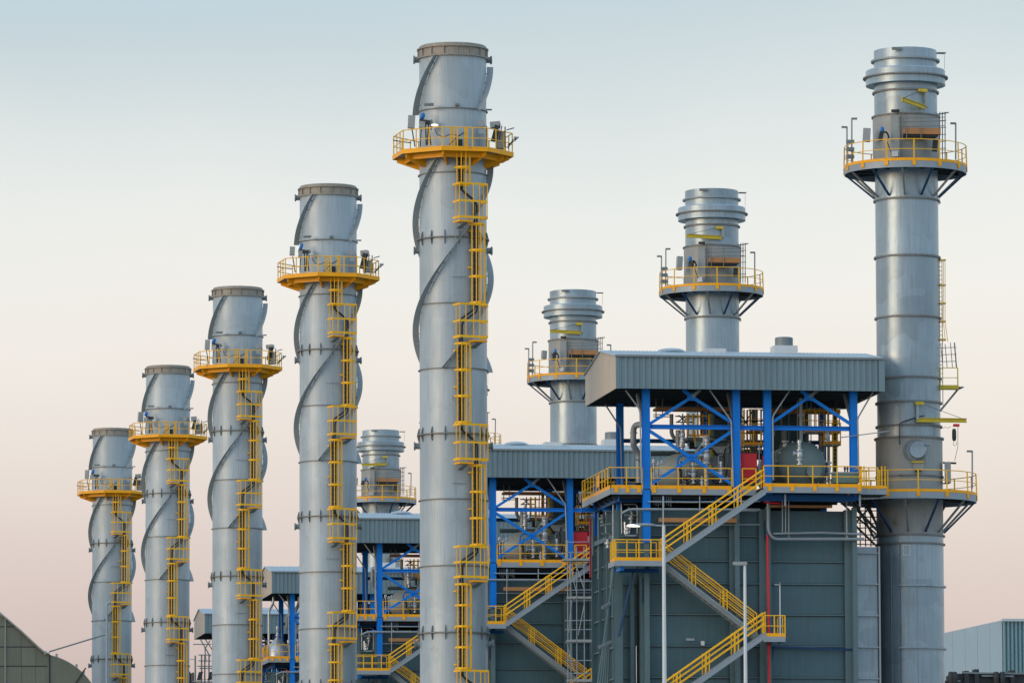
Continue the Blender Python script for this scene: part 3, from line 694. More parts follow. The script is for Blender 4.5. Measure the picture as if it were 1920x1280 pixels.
# ---- deck
XD0 = K(1145, 912, 1.0).x; XDm = K(1432, 912, -1.0).x; XD1 = K(1616, 912, -1.0).x
ZF_ = K(1520, 912, -1.0).z                  # top of fascia
ZDK = ZF_
dk = thing('access_deck', CO, 'grey steel deck with yellow handrails under the largest canopy roof', 'deck', 'steel decks under the canopies')
def deckplate(x0, x1, y0, y1, nm='deck_plate'): return MB().box((x0,y0,ZDK-.09),(x1,y1,ZDK-.02)).build(nm, 'darks', dk)
deckplate(XD0, XDm, 1.0, DEP+.2); deckplate(XDm, XD1, -.95, DEP+.2)
def edge(pts, zt=0.0, par=None, h=.34):
    o = MB(); toe(o, pts, ZDK-h+zt, ZDK-.02+zt, .05); o.build('edge_beam', 'fascia', par or dk)
    o = MB(); toe(o, pts, ZDK-.018+zt, ZDK+.17+zt, .03); o.build('toe_board', 'amber', par or dk)
L0 = [(XD0,DEP+.2,0),(XD0,1.0,0),(xc[0]-.25,1.0,0)]; L1 = [(xc[0]+.25,1.0,0),(xc[1]-.3,1.0,0)]; L1b = [(xc[1]+.3,1.0,0),(XDm-.05,1.0,0)]; L2 = [(XDm,-.98,0),(XD1,-.98,0),(XD1,1.2,0)]
for L_ in (L0, L1, L1b, L2): edge(L_)
edge([(XD1,2.8,0),(XD1,DEP,0)])
def drail(pts, sp=1.4, h=1.12, mids=(.5,)):
    mb = MB(); rail(mb, [V(p)+V((0,0,ZDK)) for p in pts], h, sp, .03, mids); return mb.build('handrail', 'yellow', dk)
drail(L0[0:2], 1.0, 1.15); drail(L0[1:], .9); drail(L1, 1.65); drail(L1b, 1.4); drail(L2, 1.55); drail([(XD1,2.8,0),(XD1,DEP,0)], 1.5); drail([(XD0+.1,DEP+.1,0),(XD1,DEP+.1,0)], 1.6)
def brk(pts_x, y):
    for x in pts_x: MB().box((x-.10,y-.07,ZDK-.24),(x+.10,y-.04,ZDK+.14)).build('rail_bracket', 'amber', dk)
nL = 5; brk([L2[0][0]+.35+i*(XD1-XDm-.5)/4 for i in range(5)], -.98); brk([L1[0][0]+.15+i*(L1[1][0]-L1[0][0]-.3)/3 for i in range(4)], 1.0); brk([XD0+.3+i*(L0[2][0]-XD0-.5)/2 for i in range(3)], 1.0)
# side rail kick plate seen at the left flank
MB().box((XD0-.06, 4.6, ZDK+.35),(XD0-.03, 5.4, ZDK+1.0)).build('sign_plate', 'amber', dk)
# blue beams below
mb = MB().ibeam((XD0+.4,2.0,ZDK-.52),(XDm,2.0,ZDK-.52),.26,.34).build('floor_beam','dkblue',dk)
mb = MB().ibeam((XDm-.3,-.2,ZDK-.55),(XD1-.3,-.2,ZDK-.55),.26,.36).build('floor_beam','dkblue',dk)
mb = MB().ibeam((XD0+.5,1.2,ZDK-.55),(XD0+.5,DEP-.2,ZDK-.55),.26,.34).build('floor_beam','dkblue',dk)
for i in range(6): MB().ibeam((XD0+.2, 1.6+i*1.6, ZDK-.40),(XD1-.2, 1.6+i*1.6, ZDK-.40),.15,.24).build('joist','darks',dk)
for px in (1472, 1612): x = K(px, 930, -.3).x; MB().bar((x,-.3,ZDK-.35),(x,-.3,ZDK-1.0),.10,.10).build('hanger','galv',dk)
for px in (1345, 1245): x = K(px, 930, 1).x; MB().bar((x,1.3,ZDK-.35),(x,1.3,ZDK-.75),.16,.12).build('hanger','dkblue',dk)
# bridge to the plain chimney
xb0, xb1 = XD1+.02, K(1660,920,0).x
MB().box((xb0,-.4,ZDK-.34),(xb1,-.35,ZDK-.02)).build('edge_beam','fascia',dk); MB().box((xb0,-.40,ZDK-.36),(xb1,1.6,ZDK-.345)).build('deck_plate','darks',dk)
o = MB(); toe(o, [(xb0,-.42,0),(xb1,-.42,0)], ZDK-.018, ZDK+.14, .03); o.build('toe_board','amber',dk)
drail([(xb0,-.4,0),(xb0+1.0,-.4,0)], .5); drail([(xb0,1.5,0),(xb1,1.5,0)], .8)
for x in (XD1+.08, XD1+.25, xb1-.28, xb1-.1): MB().box((x-.03,-.45,ZDK),(x+.03,-.38,ZDK+1.2)).build('gate_post','yellow',dk)

# ---- stairs
def stair(name_lbl, top, bot, y0, y1, par, zoff=.0, rails=True, dark=False, back=True):
    fl_ = MB(); a = V((top.x, y0, top.z)); b = V((bot.x, y0, bot.z))
    so_ = MB().bar(a, b, .06, .30, (0,0,1)).build('stringer', 'fascia' if not dark else 'grey', par)  # rear flights: shade on the stringer is put into a darker grey
    c = V((0, y1-y0, 0)); MB().bar(a+c, b+c, .06, .30).build('stringer', 'grey', par)
    MB().bar(a+V((0,-.034,.135)), b+V((0,-.034,.135)), .02, .05).build('stringer_flange', 'galv', so_)
    n = int(abs(a.z-b.z)/.2); tr = None
    for i in range(n):
        t = (i+.5)/n; p = a.lerp(b, t)
        if tr is None: o = MB().box((-.14, .04, -.02), (.14, y1-y0-.04, .02)).build('tread', 'grey', par); tr = o.data; o.location = p+V((0,0,.04))
        else: sub('tread', tr, par, p+V((0,0,.04)))
    if rails:
        for yy in ((y0, y1) if back else (y0,)):
            r_ = MB(); u = V((0,0,1)); pa = V((a.x,yy,a.z+.15)); pb = V((b.x,yy,b.z+.15))
            for h, rr in ((1.08,.038),(.78,.027),(.46,.034)): r_.tube([pa+u*h, pb+u*h], rr, 6)
            m_ = max(2, round((pb-pa).length/1.9))
            for i in range(m_+1):
                p = pa.lerp(pb, (i+.02)/(m_+.04)); 
                for dx in ((-.11, .11) if 0 < i < m_ else (0,)): r_.bar(p+V((dx,0,-.2)), p+V((dx,0,1.08)), .05, .035)
            r_.build('handrail', 'yellow', par)
def landing(x0, x1, y0, y1, z, par, rp, closed_side=None):
    MB().box((x0,y0,z-.09),(x1,y1,z-.02)).build('landing', 'darks', par)
    o = MB(); toe(o, [(x0,y1,0),(x0,y0,0),(x1,y0,0),(x1,y1,0)], z-.30, z-.02, .05); o.build('edge_beam', 'fascia', par)
    o = MB(); toe(o, rp, z-.018, z+.17, .03); o.build('toe_board', 'amber', par)
    mb = MB(); rail(mb, [V(p)+V((0,0,z)) for p in rp], 1.12, .75, .03, (.5,)); mb.build('handrail', 'yellow', par)
ss = thing('staircase', CO, 'zigzag yellow-railed steel stairs on the front of the nearest boiler casing', 'stairs', 'yellow railed stairs on the boiler casings')
YA0, YA1, YB0, YB1 = -.98, -.10, .02, .90
t1 = K(1434, 921, YA0); b1 = K(1243, 1052, YA0)
stair('a', t1, b1, YA0, YA1, ss)
t2 = K(1240, 1055, YB0); b2 = K(1420, 1193, YB0)
stair('b', t2, b2, YB0, YB1, ss, dark=True)
t3 = K(1436, 1189, YA0); b3 = K(1216, 1343, YA0)
stair('c', t3, b3, YA0, YA1, ss)
t4 = K(1205, 1338, YB0); b4 = K(1395, 1480, YB0); stair('d', t4, b4, YB0, YB1, ss, dark=True)
t5 = K(1405, 1480, YA0); b5 = K(1180, 1640, YA0); stair('e', t5, b5, YA0, YA1, ss)
t6 = K(1180, 1640, YB0); b6 = V((K(1390,1790,YB0).x, YB0, 0)); stair('f', t6, b6, YB0, YB1, ss, dark=True)
zl1 = K(1200, 1050, YA0).z; xa, xb = K(1153, 1050, YA0).x, K(1243, 1050, YA0).x
landing(xa, xb, YA0, YB1+.25, zl1, ss, [(xa+.1,YB1+.2,0),(xa,YA0,0),(xb,YA0,0)])
mb = MB(); rail(mb, [V((xa+.4, YB1+.2, zl1)), V((xb, YB1+.2, zl1))], 1.12, .9, .03); mb.build('handrail','yellow',ss)
MB().box((xa+.35,YA0+.3,zl1-.52),(xa+.55,YB1+.2,zl1-.32)).build('bracket','blue',ss); MB().box((xa+.3,YB1,zl1-.52),(xb+.1,YB1+.2,zl1-.32)).build('bracket','dkblue',ss)
MB().bar((xa+1.3,YB1,zl1-.5),(xa+.55,YB1+.3,zl1-4.0),.10,.12).build('bracket','navy',ss)
zl2 = K(1445, 1192, YA0).z; xa2, xb2 = K(1432, 1190, YA0).x, K(1472, 1190, YA0).x
landing(xa2, xb2, YA0, YB1+.2, zl2, ss, [(xa2,YA0,0),(xb2,YA0,0),(xb2,YB1+.2,0)])
zl3 = K(1200, 1340, YA0).z; landing(K(1150,1340,YA0).x, K(1218,1340,YA0).x, YA0, YB1+.2, zl3, ss, [(K(1150,1340,YA0).x,YB1+.2,0),(K(1150,1340,YA0).x,YA0,0),(K(1218,1340,YA0).x,YA0,0)])
zl4 = K(1420, 1480, YA0).z; landing(K(1403,1480,YA0).x, K(1450,1480,YA0).x, YA0, YB1+.2, zl4, ss, [(K(1403,1480,YA0).x,YA0,0),(K(1450,1480,YA0).x,YA0,0),(K(1450,1480,YA0).x,YB1+.2,0)])
zl5 = K(1180, 1640, YA0).z; landing(K(1130,1640,YA0).x, K(1182,1640,YA0).x, YA0, YB1+.2, zl5, ss, [(K(1130,1640,YA0).x,YA0,0),(K(1182,1640,YA0).x,YA0,0)])
# signs on landing rail legs
for x in (xa2+.3, xb2-.2, xb-.25, xa+.6): pass

# ---- boiler casing
bc = thing('boiler_casing', CO, 'dark green-grey ribbed boiler casing under the largest canopy', 'boiler', 'ribbed boiler casings under the canopies')
YC = 1.7; ZT = ZDK-1.05
def CX(px): return K(px, 1000, YC).x
colp = [(1199,1213), (1366,1381), (1422,1441), (1582,1598)]
hz = [1004, 1051, 1093, 1151, 1210, 1269, 1328, 1387, 1446, 1505, 1564, 1623, 1682, 1741, 1800]
zh = [ZT]+[K(1300, y, YC).z for y in hz]+[0.0]
zh = [z for z in zh if z >= 0]
zh = sorted(set(round(z,3) for z in zh), reverse=True)
if zh[-1] > .05: zh.append(0.0)
bays = [(CX(1213),CX(1366)), (CX(1381),CX(1422)), (CX(1441),CX(1582))]
for (x0, x1) in bays:
    for a, b in zip(zh, zh[1:]):
        MB().box((x0, YC+.12, b+.06), (x1, YC+.2, a-.06)).build('casing_plate', 'casing', bc)
    for z in zh[1:-1]:
        MB().box((x0, YC-.02, z-.035), (x1, YC+.22, z+.035)).build('stiffener', 'casrib', bc)
        if False: pass
for a, b in colp: MB().ibeam(((CX(a)+CX(b))/2, YC, 0), ((CX(a)+CX(b))/2, YC, ZT), CX(b)-CX(a), .36, .04, (0,1,0)).build('casing_column', 'casrib', bc)
MB().box((CX(1199)+.02, YC+.22, 0), (CX(1598), DEP-.2, ZT-.1)).build('casing_body', 'darks', bc)
# recess left of the main face
x0, x1 = CX(1166), CX(1199)
for a, b in zip(zh, zh[1:]):
    MB().box((x0, YC+.95, b+.04), (x1-.01, YC+1.0, a-.04)).build('casing_plate', 'casing', bc); MB().box((x0, YC+.8, b-.03), (x1-.01, YC+1.02, b+.03)).build('stiffener', 'casrib', bc)
MB().ibeam(((CX(1150)+CX(1167))/2, YC+.1, 0), ((CX(1150)+CX(1167))/2, YC+.1, zl1-.6), .46, .36, .04, (0,1,0)).build('casing_column', 'casrib', bc)
MB().ibeam((CX(1187), YC+.5, 0), (CX(1187), YC+.5, zl1-.5), .22, .2, .03, (0,1,0)).build('casing_column', 'casrib', bc)
# left flank of the casing, stepping back
xl = CX(1166)
for i, (ya, yb) in enumerate(((2.8,5.2),(5.3,7.8),(7.9,10.3))):
    for a, b in zip(zh, zh[1:]): MB().box((xl-.06, ya, b+.05), (xl, yb, a-.05)).build('casing_plate', 'casing', bc)
for y in (2.75, 5.25, 7.85, 10.35): MB().bar((xl-.15, y, 0), (xl-.15, y, ZT), .3, .12, (0,1,0)).build('casing_column', 'casrib', bc)
for z in zh[1:-1]: MB().box((xl-.18, 2.8, z-.04), (xl-.06, 10.3, z+.04)).build('stiffener', 'casrib', bc)
for px, d, m_ in ((1125, 9.6, 'casrib'), (1138, 6.5, 'casrib')):
    x = K(px, 1000, d).x; MB().ibeam((x, d, 0), (x, d, ZDK-.5), .34, .34, .035, (0,1,0)).build('casing_column', m_, bc)
MB().bar(K(1116,1020,9), K(1152,1005,4), .2, .25).build('casing_beam', 'casrib', bc); 
for px, d, y0_, y1_ in ((1160,3.0,935,1012),(1118,9.2,938,1005),(1213,1.5,925,1010)):
    MB().bar(K(px,y0_,d), K(px,y1_,d), .26, .26).build('stub_column', 'blue', bc)
MB().bar(K(1090,955,9), K(1118,955,9), .12, .2).build('stub_beam','blue',bc); MB().bar(K(1130,955,6), K(1160,955,6), .12, .2).build('stub_beam','blue',bc)
# leaning tubes with two clamps
lt = MB()
for i in range(5): lt.tube([K(1148-i*1.5+4, 1062+i*2, 1.2+i*.5), K(1122+i*5-2, 1285, 1.2+i*.5)], .05, 6)
lt.build('slanted_tubes', 'casrib', bc)
for y in (1134, 1208): MB().bar(K(1123 if y > 1200 else 1129, y+5, .9), K(1150 if y < 1200 else 1146, y-6, 1.4), .12, .14).build('clamp', 'grey', bc)
# right hand connecting duct with ladder-like frame
dx0, dx1 = K(1607,1100,2).x, K(1645,1100,2).x; zt = K(1620,1024,2).z
dz = [zt]+[K(1620,y,2).z for y in (1037,1095,1154,1213,1272,1331,1390,1449,1508,1567,1626,1685,1744,1803)]+[0.0]
for a, b in zip(dz, dz[1:]):
    MB().box((dx0, 2.0, b+.02), (dx1, 2.1, a-.02)).build('duct_plate', 'shell2', bc); MB().tube([(dx0-.12,1.85,b), (dx1+.1,1.85,b)], .045, 6).build('duct_rib', 'galv', bc)
for x in (dx0-.1, dx1+.08): MB().bar((x,1.85,0),(x,1.85,zt),.09,.12).build('duct_post','galv',bc)
MB().box((dx0-.16,2.12,0),(dx1+.2,7,zt-.02)).build('duct_body','darks',bc)
MB().box((CX(1598)+.02,3.2,0),(dx0-.2,3.3,zt-.3)).build('duct_plate','casing',bc)
# lattice between casing and chimney
lat = MB()
for px in (1604,1612,1622,1632): lat.tube([K(px,935,4+px%3), K(px+1,1024,4+px%3)], .035, 5)
for y in (948,957,968,979,990,1002,1012,1019): lat.tube([K(1598,y,4.5), K(1644,y+(y%5)-2,4.6)], .03, 5)
for a, b in (((1600,935),(1640,1010)),((1612,930),(1646,985)),((1640,940),(1600,985)),((1604,985),(1640,1020)),((1620,925),(1650,1000))): lat.bar(K(*a,3.6), K(*b,3.9), .10, .10)
lat.build('lattice_frame', 'darks', bc)

# ---- pipes on the casing
pw = thing('pipework', CO, 'grey pipes and red riser running across the front of the nearest boiler casing', 'pipes', 'pipe runs across the boiler casings')
def PP(pts, dy, r, m, name='pipe', bend=.35): return MB().pipe([K(x, y, dy) for x, y in pts], r, 8, bend).build(name, m, pw)
PP([(1440,935),(1440,995),(1450,1010),(1620,1010)], .9, .085, 'galv', bend=.6); PP([(1450,1000),(1540,998),(1618,1001)], .8, .06, 'galv')
for px in (1467,1473,1479): PP([(px,935),(px,1000 if px < 1479 else 1012)], .95, .03, 'galv')
PP([(1466,955),(1481,955)], .9, .02, 'galv'); PP([(1587,932),(1588,1012)], .9, .04, 'galv')
PP([(1432,922),(1432,941),(1463,943)], .2, .055, 'red', 'red_pipe', .15); PP([(1439,1003),(1441,1150),(1444,1500),(1446,1800)], .95, .06, 'red', 'red_pipe', .1)
PP([(1215,940),(1300,941),(1425,939)], .9, .045, 'galv'); PP([(1165,962),(1180,954),(1425,955)], .95, .07, 'galv', bend=.4); PP([(1215,984),(1425,983)], 1.2, .035, 'galv'); PP([(1243,930),(1243,1005)], .8, .03, 'galv')
PP([(1312,930),(1312,958)], .8, .03, 'galv'); PP([(1370,956),(1420,957)], .8, .05, 'galv')
for i in range(9): PP([(1226+i*4,930),(1226+i*4,946+(i%3)*2)], 1.3, .018, 'grey')
MB().box(K(1236,970,1.0), K(1380,980,1.3)).build('timber_plank','plank',pw); MB().box(K(1440,946,1.3), K(1560,952,1.4)).build('timber_plank','plank',pw)
MB().bar(K(1452,1212,1.5), K(1600,1217,1.5), .10, .10).build('blue_strut','navy',pw); MB().bar(K(1450,1215,1.5), K(1437,1290,1.5), .10, .12).build('blue_strut','navy',pw)
MB().box(K(1434,975,1.2), K(1441,1010,1.45)).build('blue_strut','navy',pw)
MB().box(K(1205,1082,1.3), K(1216,1130,1.45)).build('blue_plate','navy',pw)
MB().box(K(1314,1201,1.5), K(1321,1209,1.4)).build('junction_box','white',pw); MB().box(K(1286,1196,1.5), K(1302,1200,1.4)).build('junction_box','galv',pw)
PP([(1193,1210),(1194,1400)], 1.0, .02, 'white'); 

for pts, r_, m_, d_ in (([(1122,938),(1122,1085)],.05,'galv',8.6),([(1150,940),(1150,1040)],.05,'galv',3.4),([(1165,942),(1166,1000)],.04,'galv',2.6),
    ([(1098,968),(1112,968),(1112,1040)],.06,'grey',9),([(1126,985),(1160,980)],.06,'galv',4),([(1128,1000),(1146,1000),(1146,1030),(1165,1028)],.06,'grey',4.5),
    ([(1170,945),(1195,945),(1195,1000)],.04,'galv',2.4),([(1170,965),(1198,966)],.035,'galv',2.2),([(1172,978),(1172,1004),(1196,1004)],.07,'chrome',2.6),([(1178,950),(1186,962),(1180,1000)],.05,'galv',2.5),
    ([(1134,958),(1157,958)],.04,'galv',5),([(1136,942),(1136,1000)],.04,'galv',6)):
    MB().pipe([K(x, y, d_) for x, y in pts], r_, 7, .2).build('pipe', m_, pw)
MB().pipe([K(1106,965,9.3), K(1107,1082,9.3)], .055, 8).build('red_pipe','red',pw)
for x, y, d_, m_ in ((1140,1018,4.4,'chrome'),(1176,992,2.6,'chrome'),(1184,972,2.6,'galv'),(1130,972,6,'grey'),(1153,1012,4,'galv')):
    MB().lathe([(0,.25),(.12,.22),(.1,.08),(.2,.05),(.2,-.04),(.1,-.08),(.14,-.25),(0,-.28)],12).build('gate_valve',m_,pw,loc=K(x,y,d_),smooth=40)
MB().box(K(1120,1030,8.5), K(1148,1033,9.4)).build('small_walkway','galv',pw)
# ---- drums, valves and other kit on the deck
def valve(px, py, s, dy, lbl, kind=0):
    c = K(px, py, dy); v_ = thing('safety_valve', CO+c, lbl, 'valve', 'polished valves on the decks')
    MB().lathe([(0,-.62),(.16,-.62),(.16,-.56),(.08,-.54),(.08,-.40),(.19,-.38),(.19,-.32),(.12,-.28),(.17,-.15),(.17,.05),(.10,.14),(.18,.16),(.18,.22),(.09,.26),(.08,.55),(.12,.57),(.12,.72),(.05,.76),(0,.76)], 14).build('valve_body','chrome',v_,smooth=40)
    MB().lathe([(0,-.34),(.14,-.34),(.14,-.28),(.08,-.26),(.08,.0)], 12, 'x').build('outlet_flange','chrome',v_,smooth=40)
    MB().lathe([(.10,.0),(.15,0),(.15,.03),(.10,.03)], 14, org=(0,0,.40), close=True).build('handwheel','cabinet',v_)
    v_.scale = (s, s, s); return v_
UNIT = [cn, dk, ss, bc, pw]
vals = [valve(1325, 853, 1.25, 2.2, 'tall polished valve at the centre of the left bay under the largest canopy'),
        valve(1300, 888, .85, 1.7, 'low polished valve left of the brace foot under the largest canopy'),
        valve(1352, 886, .85, 1.7, 'low polished valve near the second column under the largest canopy'),
        valve(1286, 900, .6, 1.9, 'small valve beside the handrail under the largest canopy'),
        valve(1325, 898, .75, 1.8, 'small valve directly under the tall polished one, nearest canopy'),
        valve(1499, 850, 1.0, -.3+1.2, 'polished valve standing in front of the big drum end, nearest canopy'),
        valve(1280, 812, .8, 3.6, 'small polished valve above the left drum, nearest canopy')]
UNIT += vals
dr = thing('steam_drum', CO+K(1503, 872, 2.6), 'big round grey-green drum end in the right bay of the largest canopy', 'drum', 'steam drums under the canopies')
R_ = 46*MPP; MB().lathe([(0,-.62),(R_*.35,-.58),(R_*.7,-.42),(R_*.92,-.18),(R_,.1),(R_,6.5),(R_*.7,6.9),(0,7.0)], 40, 'y').build('shell', 'drum', dr, smooth=60)
MB().lathe([(0,-.78),(.42,-.78),(.42,-.70),(.34,-.70),(.34,-.3)], 24, 'y', org=(.55,0,-.35)).build('manway', 'drum', dr, smooth=40)
MB().box((-.55,1,-R_-.55),(.55,1.4,-R_*.8)).build('saddle', 'grey', dr); 
for k in range(9):
    a = pi*(k+.5)/9; MB().box((-.05,-.05,-.05),(.05,.05,.05)).build('lug','galv',dr,loc=(cos(a)*(R_+.02),.15,sin(a)*(R_+.02)))
MB().lathe([(0,0),(.10,0),(.10,1.6),(.17,1.6),(.17,1.7),(.1,1.7),(.1,2.6)], 12, org=(.1,.6,R_-.2)).build('nozzle','galv',dr)
d2 = thing('steam_drum', CO+K(1285, 888, 4.2), 'smaller dished grey drum in the left bay of the largest canopy', 'drum', 'steam drums under the canopies')
R2 = 40*MPP; MB().lathe([(0,-1.7),(.35,-1.66),(R2*.62,-1.3),(R2*.9,-.7),(R2,0),(R2,3.2),(R2*.8,3.8),(0,4.2)], 32, 'x').build('shell', 'palecas', d2, smooth=60)
MB().box((-.2,-.5,-R2-.4),(.2,.5,-R2*.8)).build('saddle', 'grey', d2); MB().lathe([(0,.1),(.22,.1),(.22,0),(.14,0),(.14,-.4)][::-1], 14, org=(1.1,-.3,R2+.3)).build('nozzle', 'galv', d2)
rc = thing('red_cabinet', CO+K(1404, 905, 1.9), 'bright red cabinet between the two middle columns of the largest canopy', 'cabinet', 'red cabinets on the decks')
w_ = 14*MPP; MB().box((-w_,-.3,0),(w_,.3,1.62)).build('body','red',rc); MB().box((-w_+.06,-.33,.12),(w_-.06,-.302,1.5)).build('door','red',rc); MB().box((-w_-.03,-.36,1.622),(w_+.03,.33,1.68)).build('lid','darks',rc)
MB().tube([(w_+.35,-.2,-.2),(w_+.35,-.2,1.5)],.06,7).build('pipe','red',rc); MB().tube([(w_+.12,-.3,0),(w_+.12,-.3,2.1)],.04,6).build('post','galv',rc)
gb = thing('equipment_box', CO+K(1586, 906, .3), 'green-grey equipment box at the right end of the nearest deck', 'equipment box', 'green equipment boxes on the decks')
MB().box((-.72,-.4,0),(.66,.4,.52)).build('body','greenbox',gb); MB().box((-.76,-.44,.522),(.70,.44,.60)).build('lid','cabinet',gb)
for x in (-.5, -.05, .1): MB().lathe([(0,.32),(.05,.32),(.07,.2),(.04,.1),(.05,0)], 10, org=(x,0,.602)).build('fitting','darks',gb,smooth=40)
UNIT += [dr, d2, rc, gb]
# big silver bend at the left
bp = thing('insulated_pipe', CO+K(1196, 900, 6), 'silver insulated pipe bend behind the left column of the largest canopy', 'pipe', 'silver pipe bends behind the canopies')
q0 = K(1196, 900, 6)
MB().pipe([K(1206,795,5)-q0, K(1188,797,5.6)-q0, K(1187,835,5.8)-q0, K(1197,850,6)-q0, K(1198,905,6)-q0], .17, 12, .5).build('elbow','galv',bp,smooth=40)
for x, y in ((1188,812),(1189,832),(1198,862)): MB().lathe([(.17,0),(.21,0),(.21,.06),(.17,.06)], 14, close=True).build('clamp_band','grey',bp,loc=K(x,y,5.8)-q0)
UNIT.append(bp)
# gantry and pipes at the back of each bay
def gantry(px0, px1, lbl):
    gt = thing('pipe_gantry', CO, lbl, 'gantry', 'pipe gantries at the back of the canopies')
    random.seed(int(px0))
    MB().box(K(px0,766,7.6), K(px1,777,8.2)).build('timber_deck','plank',gt)
    for i in range(9):
        px = px0+(px1-px0)*(i+.5)/9+random.uniform(-4,4); r = random.choice((.03,.05,.10,.16)); mt = random.choice(('darks','galv','grey','drum','casrib'))
        y0 = random.choice((735,750,770,800)); MB().tube([K(px,y0,random.uniform(5.5,8.5)), K(px,920,7)], r, 8).build('riser',mt,gt)
    for i in range(5):
        y = random.uniform(782,892); a = random.uniform(px0,px0+40); b = random.uniform(px1-50,px1); MB().pipe([K(a,y+random.uniform(10,30),6.5), K(a,y,6.5), K(b,y,6.8), K(b,y+25,6.8)], random.choice((.05,.08,.13)), 8, .2).build('pipe',random.choice(('grey','darks','drum','galv')),gt)
    for i in range(4): MB().lathe([(0,-.35),(.2,-.35),(.2,-.28),(.11,-.25),(.16,0),(.1,.2),(.2,.22),(.2,.3),(0,.3)], 12).build('gate_valve',random.choice(('grey','chrome','darks')),gt,loc=K(random.uniform(px0+15,px1-10), random.uniform(800,890), 5.6), smooth=40)
    return gt
def backdeck(gt, px0, px1, py, dy, cage=True):
    a = K(px0,py,dy); b = K(px1,py,dy); MB().box(a, b+V((0,.9,-.12))).build('walkway','grey',gt)
    mb = MB(); rail(mb, [V(a)+V((0,.85,0)), V(a), V((b.x,b.y,a.z)), V((b.x,b.y+.85,a.z))], 1.15, .6, .028); mb.build('handrail','yellow',gt)
    MB().box((a.x,a.y-.03,a.z-.02),(b.x,a.y-.005,a.z+.14)).build('toe_board','amber',gt)
g1 = thing('pipe_gantry', CO, 'pipes and timber scaffold deck behind the left bay of the largest canopy', 'gantry', 'pipe gantries at the back of the canopies')
def tub(gt, name, m, pts, dy, r, n=7, bend=0):
    q = [K(x, y, dy) for x, y in pts]; b = MB()
    (b.pipe(q, r, n, bend) if bend else b.tube(q, r, n)); return b.build(name, m, gt)
MB().box(K(1231,763,7.0), K(1371,773,8.2)).build('timber_deck','plank',g1)
tub(g1,'riser','grey',[(1259,776),(1259,812),(1263,820),(1274,827),(1280,845)],6.2,.11,8,.4); tub(g1,'riser','galv',[(1271,806),(1271,848)],6.0,.13,8)
tub(g1,'riser','drum',[(1334,776),(1334,818)],6.4,.16,10); tub(g1,'riser','darks',[(1316,770),(1316,816)],6.6,.10); tub(g1,'riser','grey',[(1368,776),(1368,900)],8.2,.12)
MB().lathe([(0,.55),(.12,.55),(.12,.3),(.17,.28),(.17,.1),(.11,.06),(.15,-.1),(.15,-.35),(.2,-.38),(.2,-.45),(.1,-.5),(.1,-.7)],12).build('control_valve','chrome',g1,loc=K(1279,822,5.2),smooth=40)
MB().lathe([(0,.34),(.19,.34),(.19,-.02),(.30,-.05),(.30,-.16),(.13,-.2),(.13,-.95),(.2,-.98),(.2,-1.1),(.12,-1.1)],16).build('actuator','white',g1,loc=K(1324,829,3.0),smooth=40)
MB().box(K(1305,826,3.1), K(1314,838,3.6)).build('positioner','greenbox',g1)
tub(g1,'actuator_pipe','chrome',[(1325,846),(1326,868)],3.0,.12,10)
for x in (1290,1300,1318,1330): tub(g1,'post','lime' if x != 1318 else 'plank',[(x,775),(x,815)],6.3,.055,6)
for x0_,y0_,x1_,y1_ in ((1268,792,1290,778),(1272,778,1292,796),(1268,791,1300,791),(1266,780,1310,781),(1280,775,1280,806),(1308,776,1308,814),(1312,788,1328,788)): tub(g1,'scaffold_tube','darks',[(x0_,y0_),(x1_,y1_)],6.8,.035,5)
for x in (1230,1242,1308): tub(g1,'scaffold_tube','ring',[(x,733),(x,784)],7.1,.03,5)
for y in (777,781): tub(g1,'scaffold_tube','ring',[(1225,y),(1262,y)],7.1,.03,5)
for y in (782,798): tub(g1,'scaffold_tube','darks',[(1340,y),(1372,y+1)],7.1,.03,5)
tub(g1,'scaffold_tube','darks',[(1349,776),(1349,812)],7.1,.035,5)
MB().box(K(1338,776,9.8), K(1368,811,10.0)).build('pale_panel','palewall',g1); MB().box(K(1335,836,6.6), K(1365,871,6.9)).build('pale_panel','palewall',g1)
MB().box(K(1328,813,7.4), K(1371,824,7.9)).build('header_box','casing',g1); MB().box(K(1293,829,6.9), K(1330,842,7.2)).build('header_box','darks',g1)
tub(g1,'header','grey',[(1290,832),(1371,833)],7.4,.12,10); tub(g1,'header','galv',[(1330,824),(1362,824)],5.5,.05)
MB().bar(K(1333,841,3.5), K(1353,864,3.6), .12, .16).build('strut','darks',g1)
MB().box(K(1288,819,5.5), K(1330,828,6.6)).build('walkway','grey',g1); MB().box(K(1288,814,5.46), K(1329,818,5.495)).build('toe_board','amber',g1)
mb = MB(); a_ = K(1289,816,5.6); b_ = K(1329,816,5.6); rail(mb, [a_, V((b_.x,b_.y,a_.z))], 1.1, .55, .028); mb.build('handrail','yellow',g1)
MB().box(K(1300,807,5.45), K(1304,827,5.5)).build('rail_post','amber',g1)
for x in (1226,1234): tub(g1,'pipe_stand','galv',[(x,866),(x,912)],1.9,.05)
for x, y in ((1226,864),(1241,866),(1234,868)): MB().lathe([(0,.12),(.09,.1),(.09,-.02),(.14,-.04),(.14,-.1),(.05,-.1)],10).build('fitting','chrome',g1,loc=K(x,y,1.9),smooth=40)
random.seed(11)
for x in (1287,1300,1314,1327,1340,1353,1364):
    for y in (897,904):
        if random.random() < .8: MB().lathe([(0,.16),(.07,.14),(.06,.04),(.14,.02),(.14,-.05),(.08,-.07),(.08,-.2)],10,random.choice('zx')).build('small_valve',random.choice(('chrome','chrome','grey','darks')),g1,loc=K(x+random.uniform(-3,3),y,1.8),smooth=40)
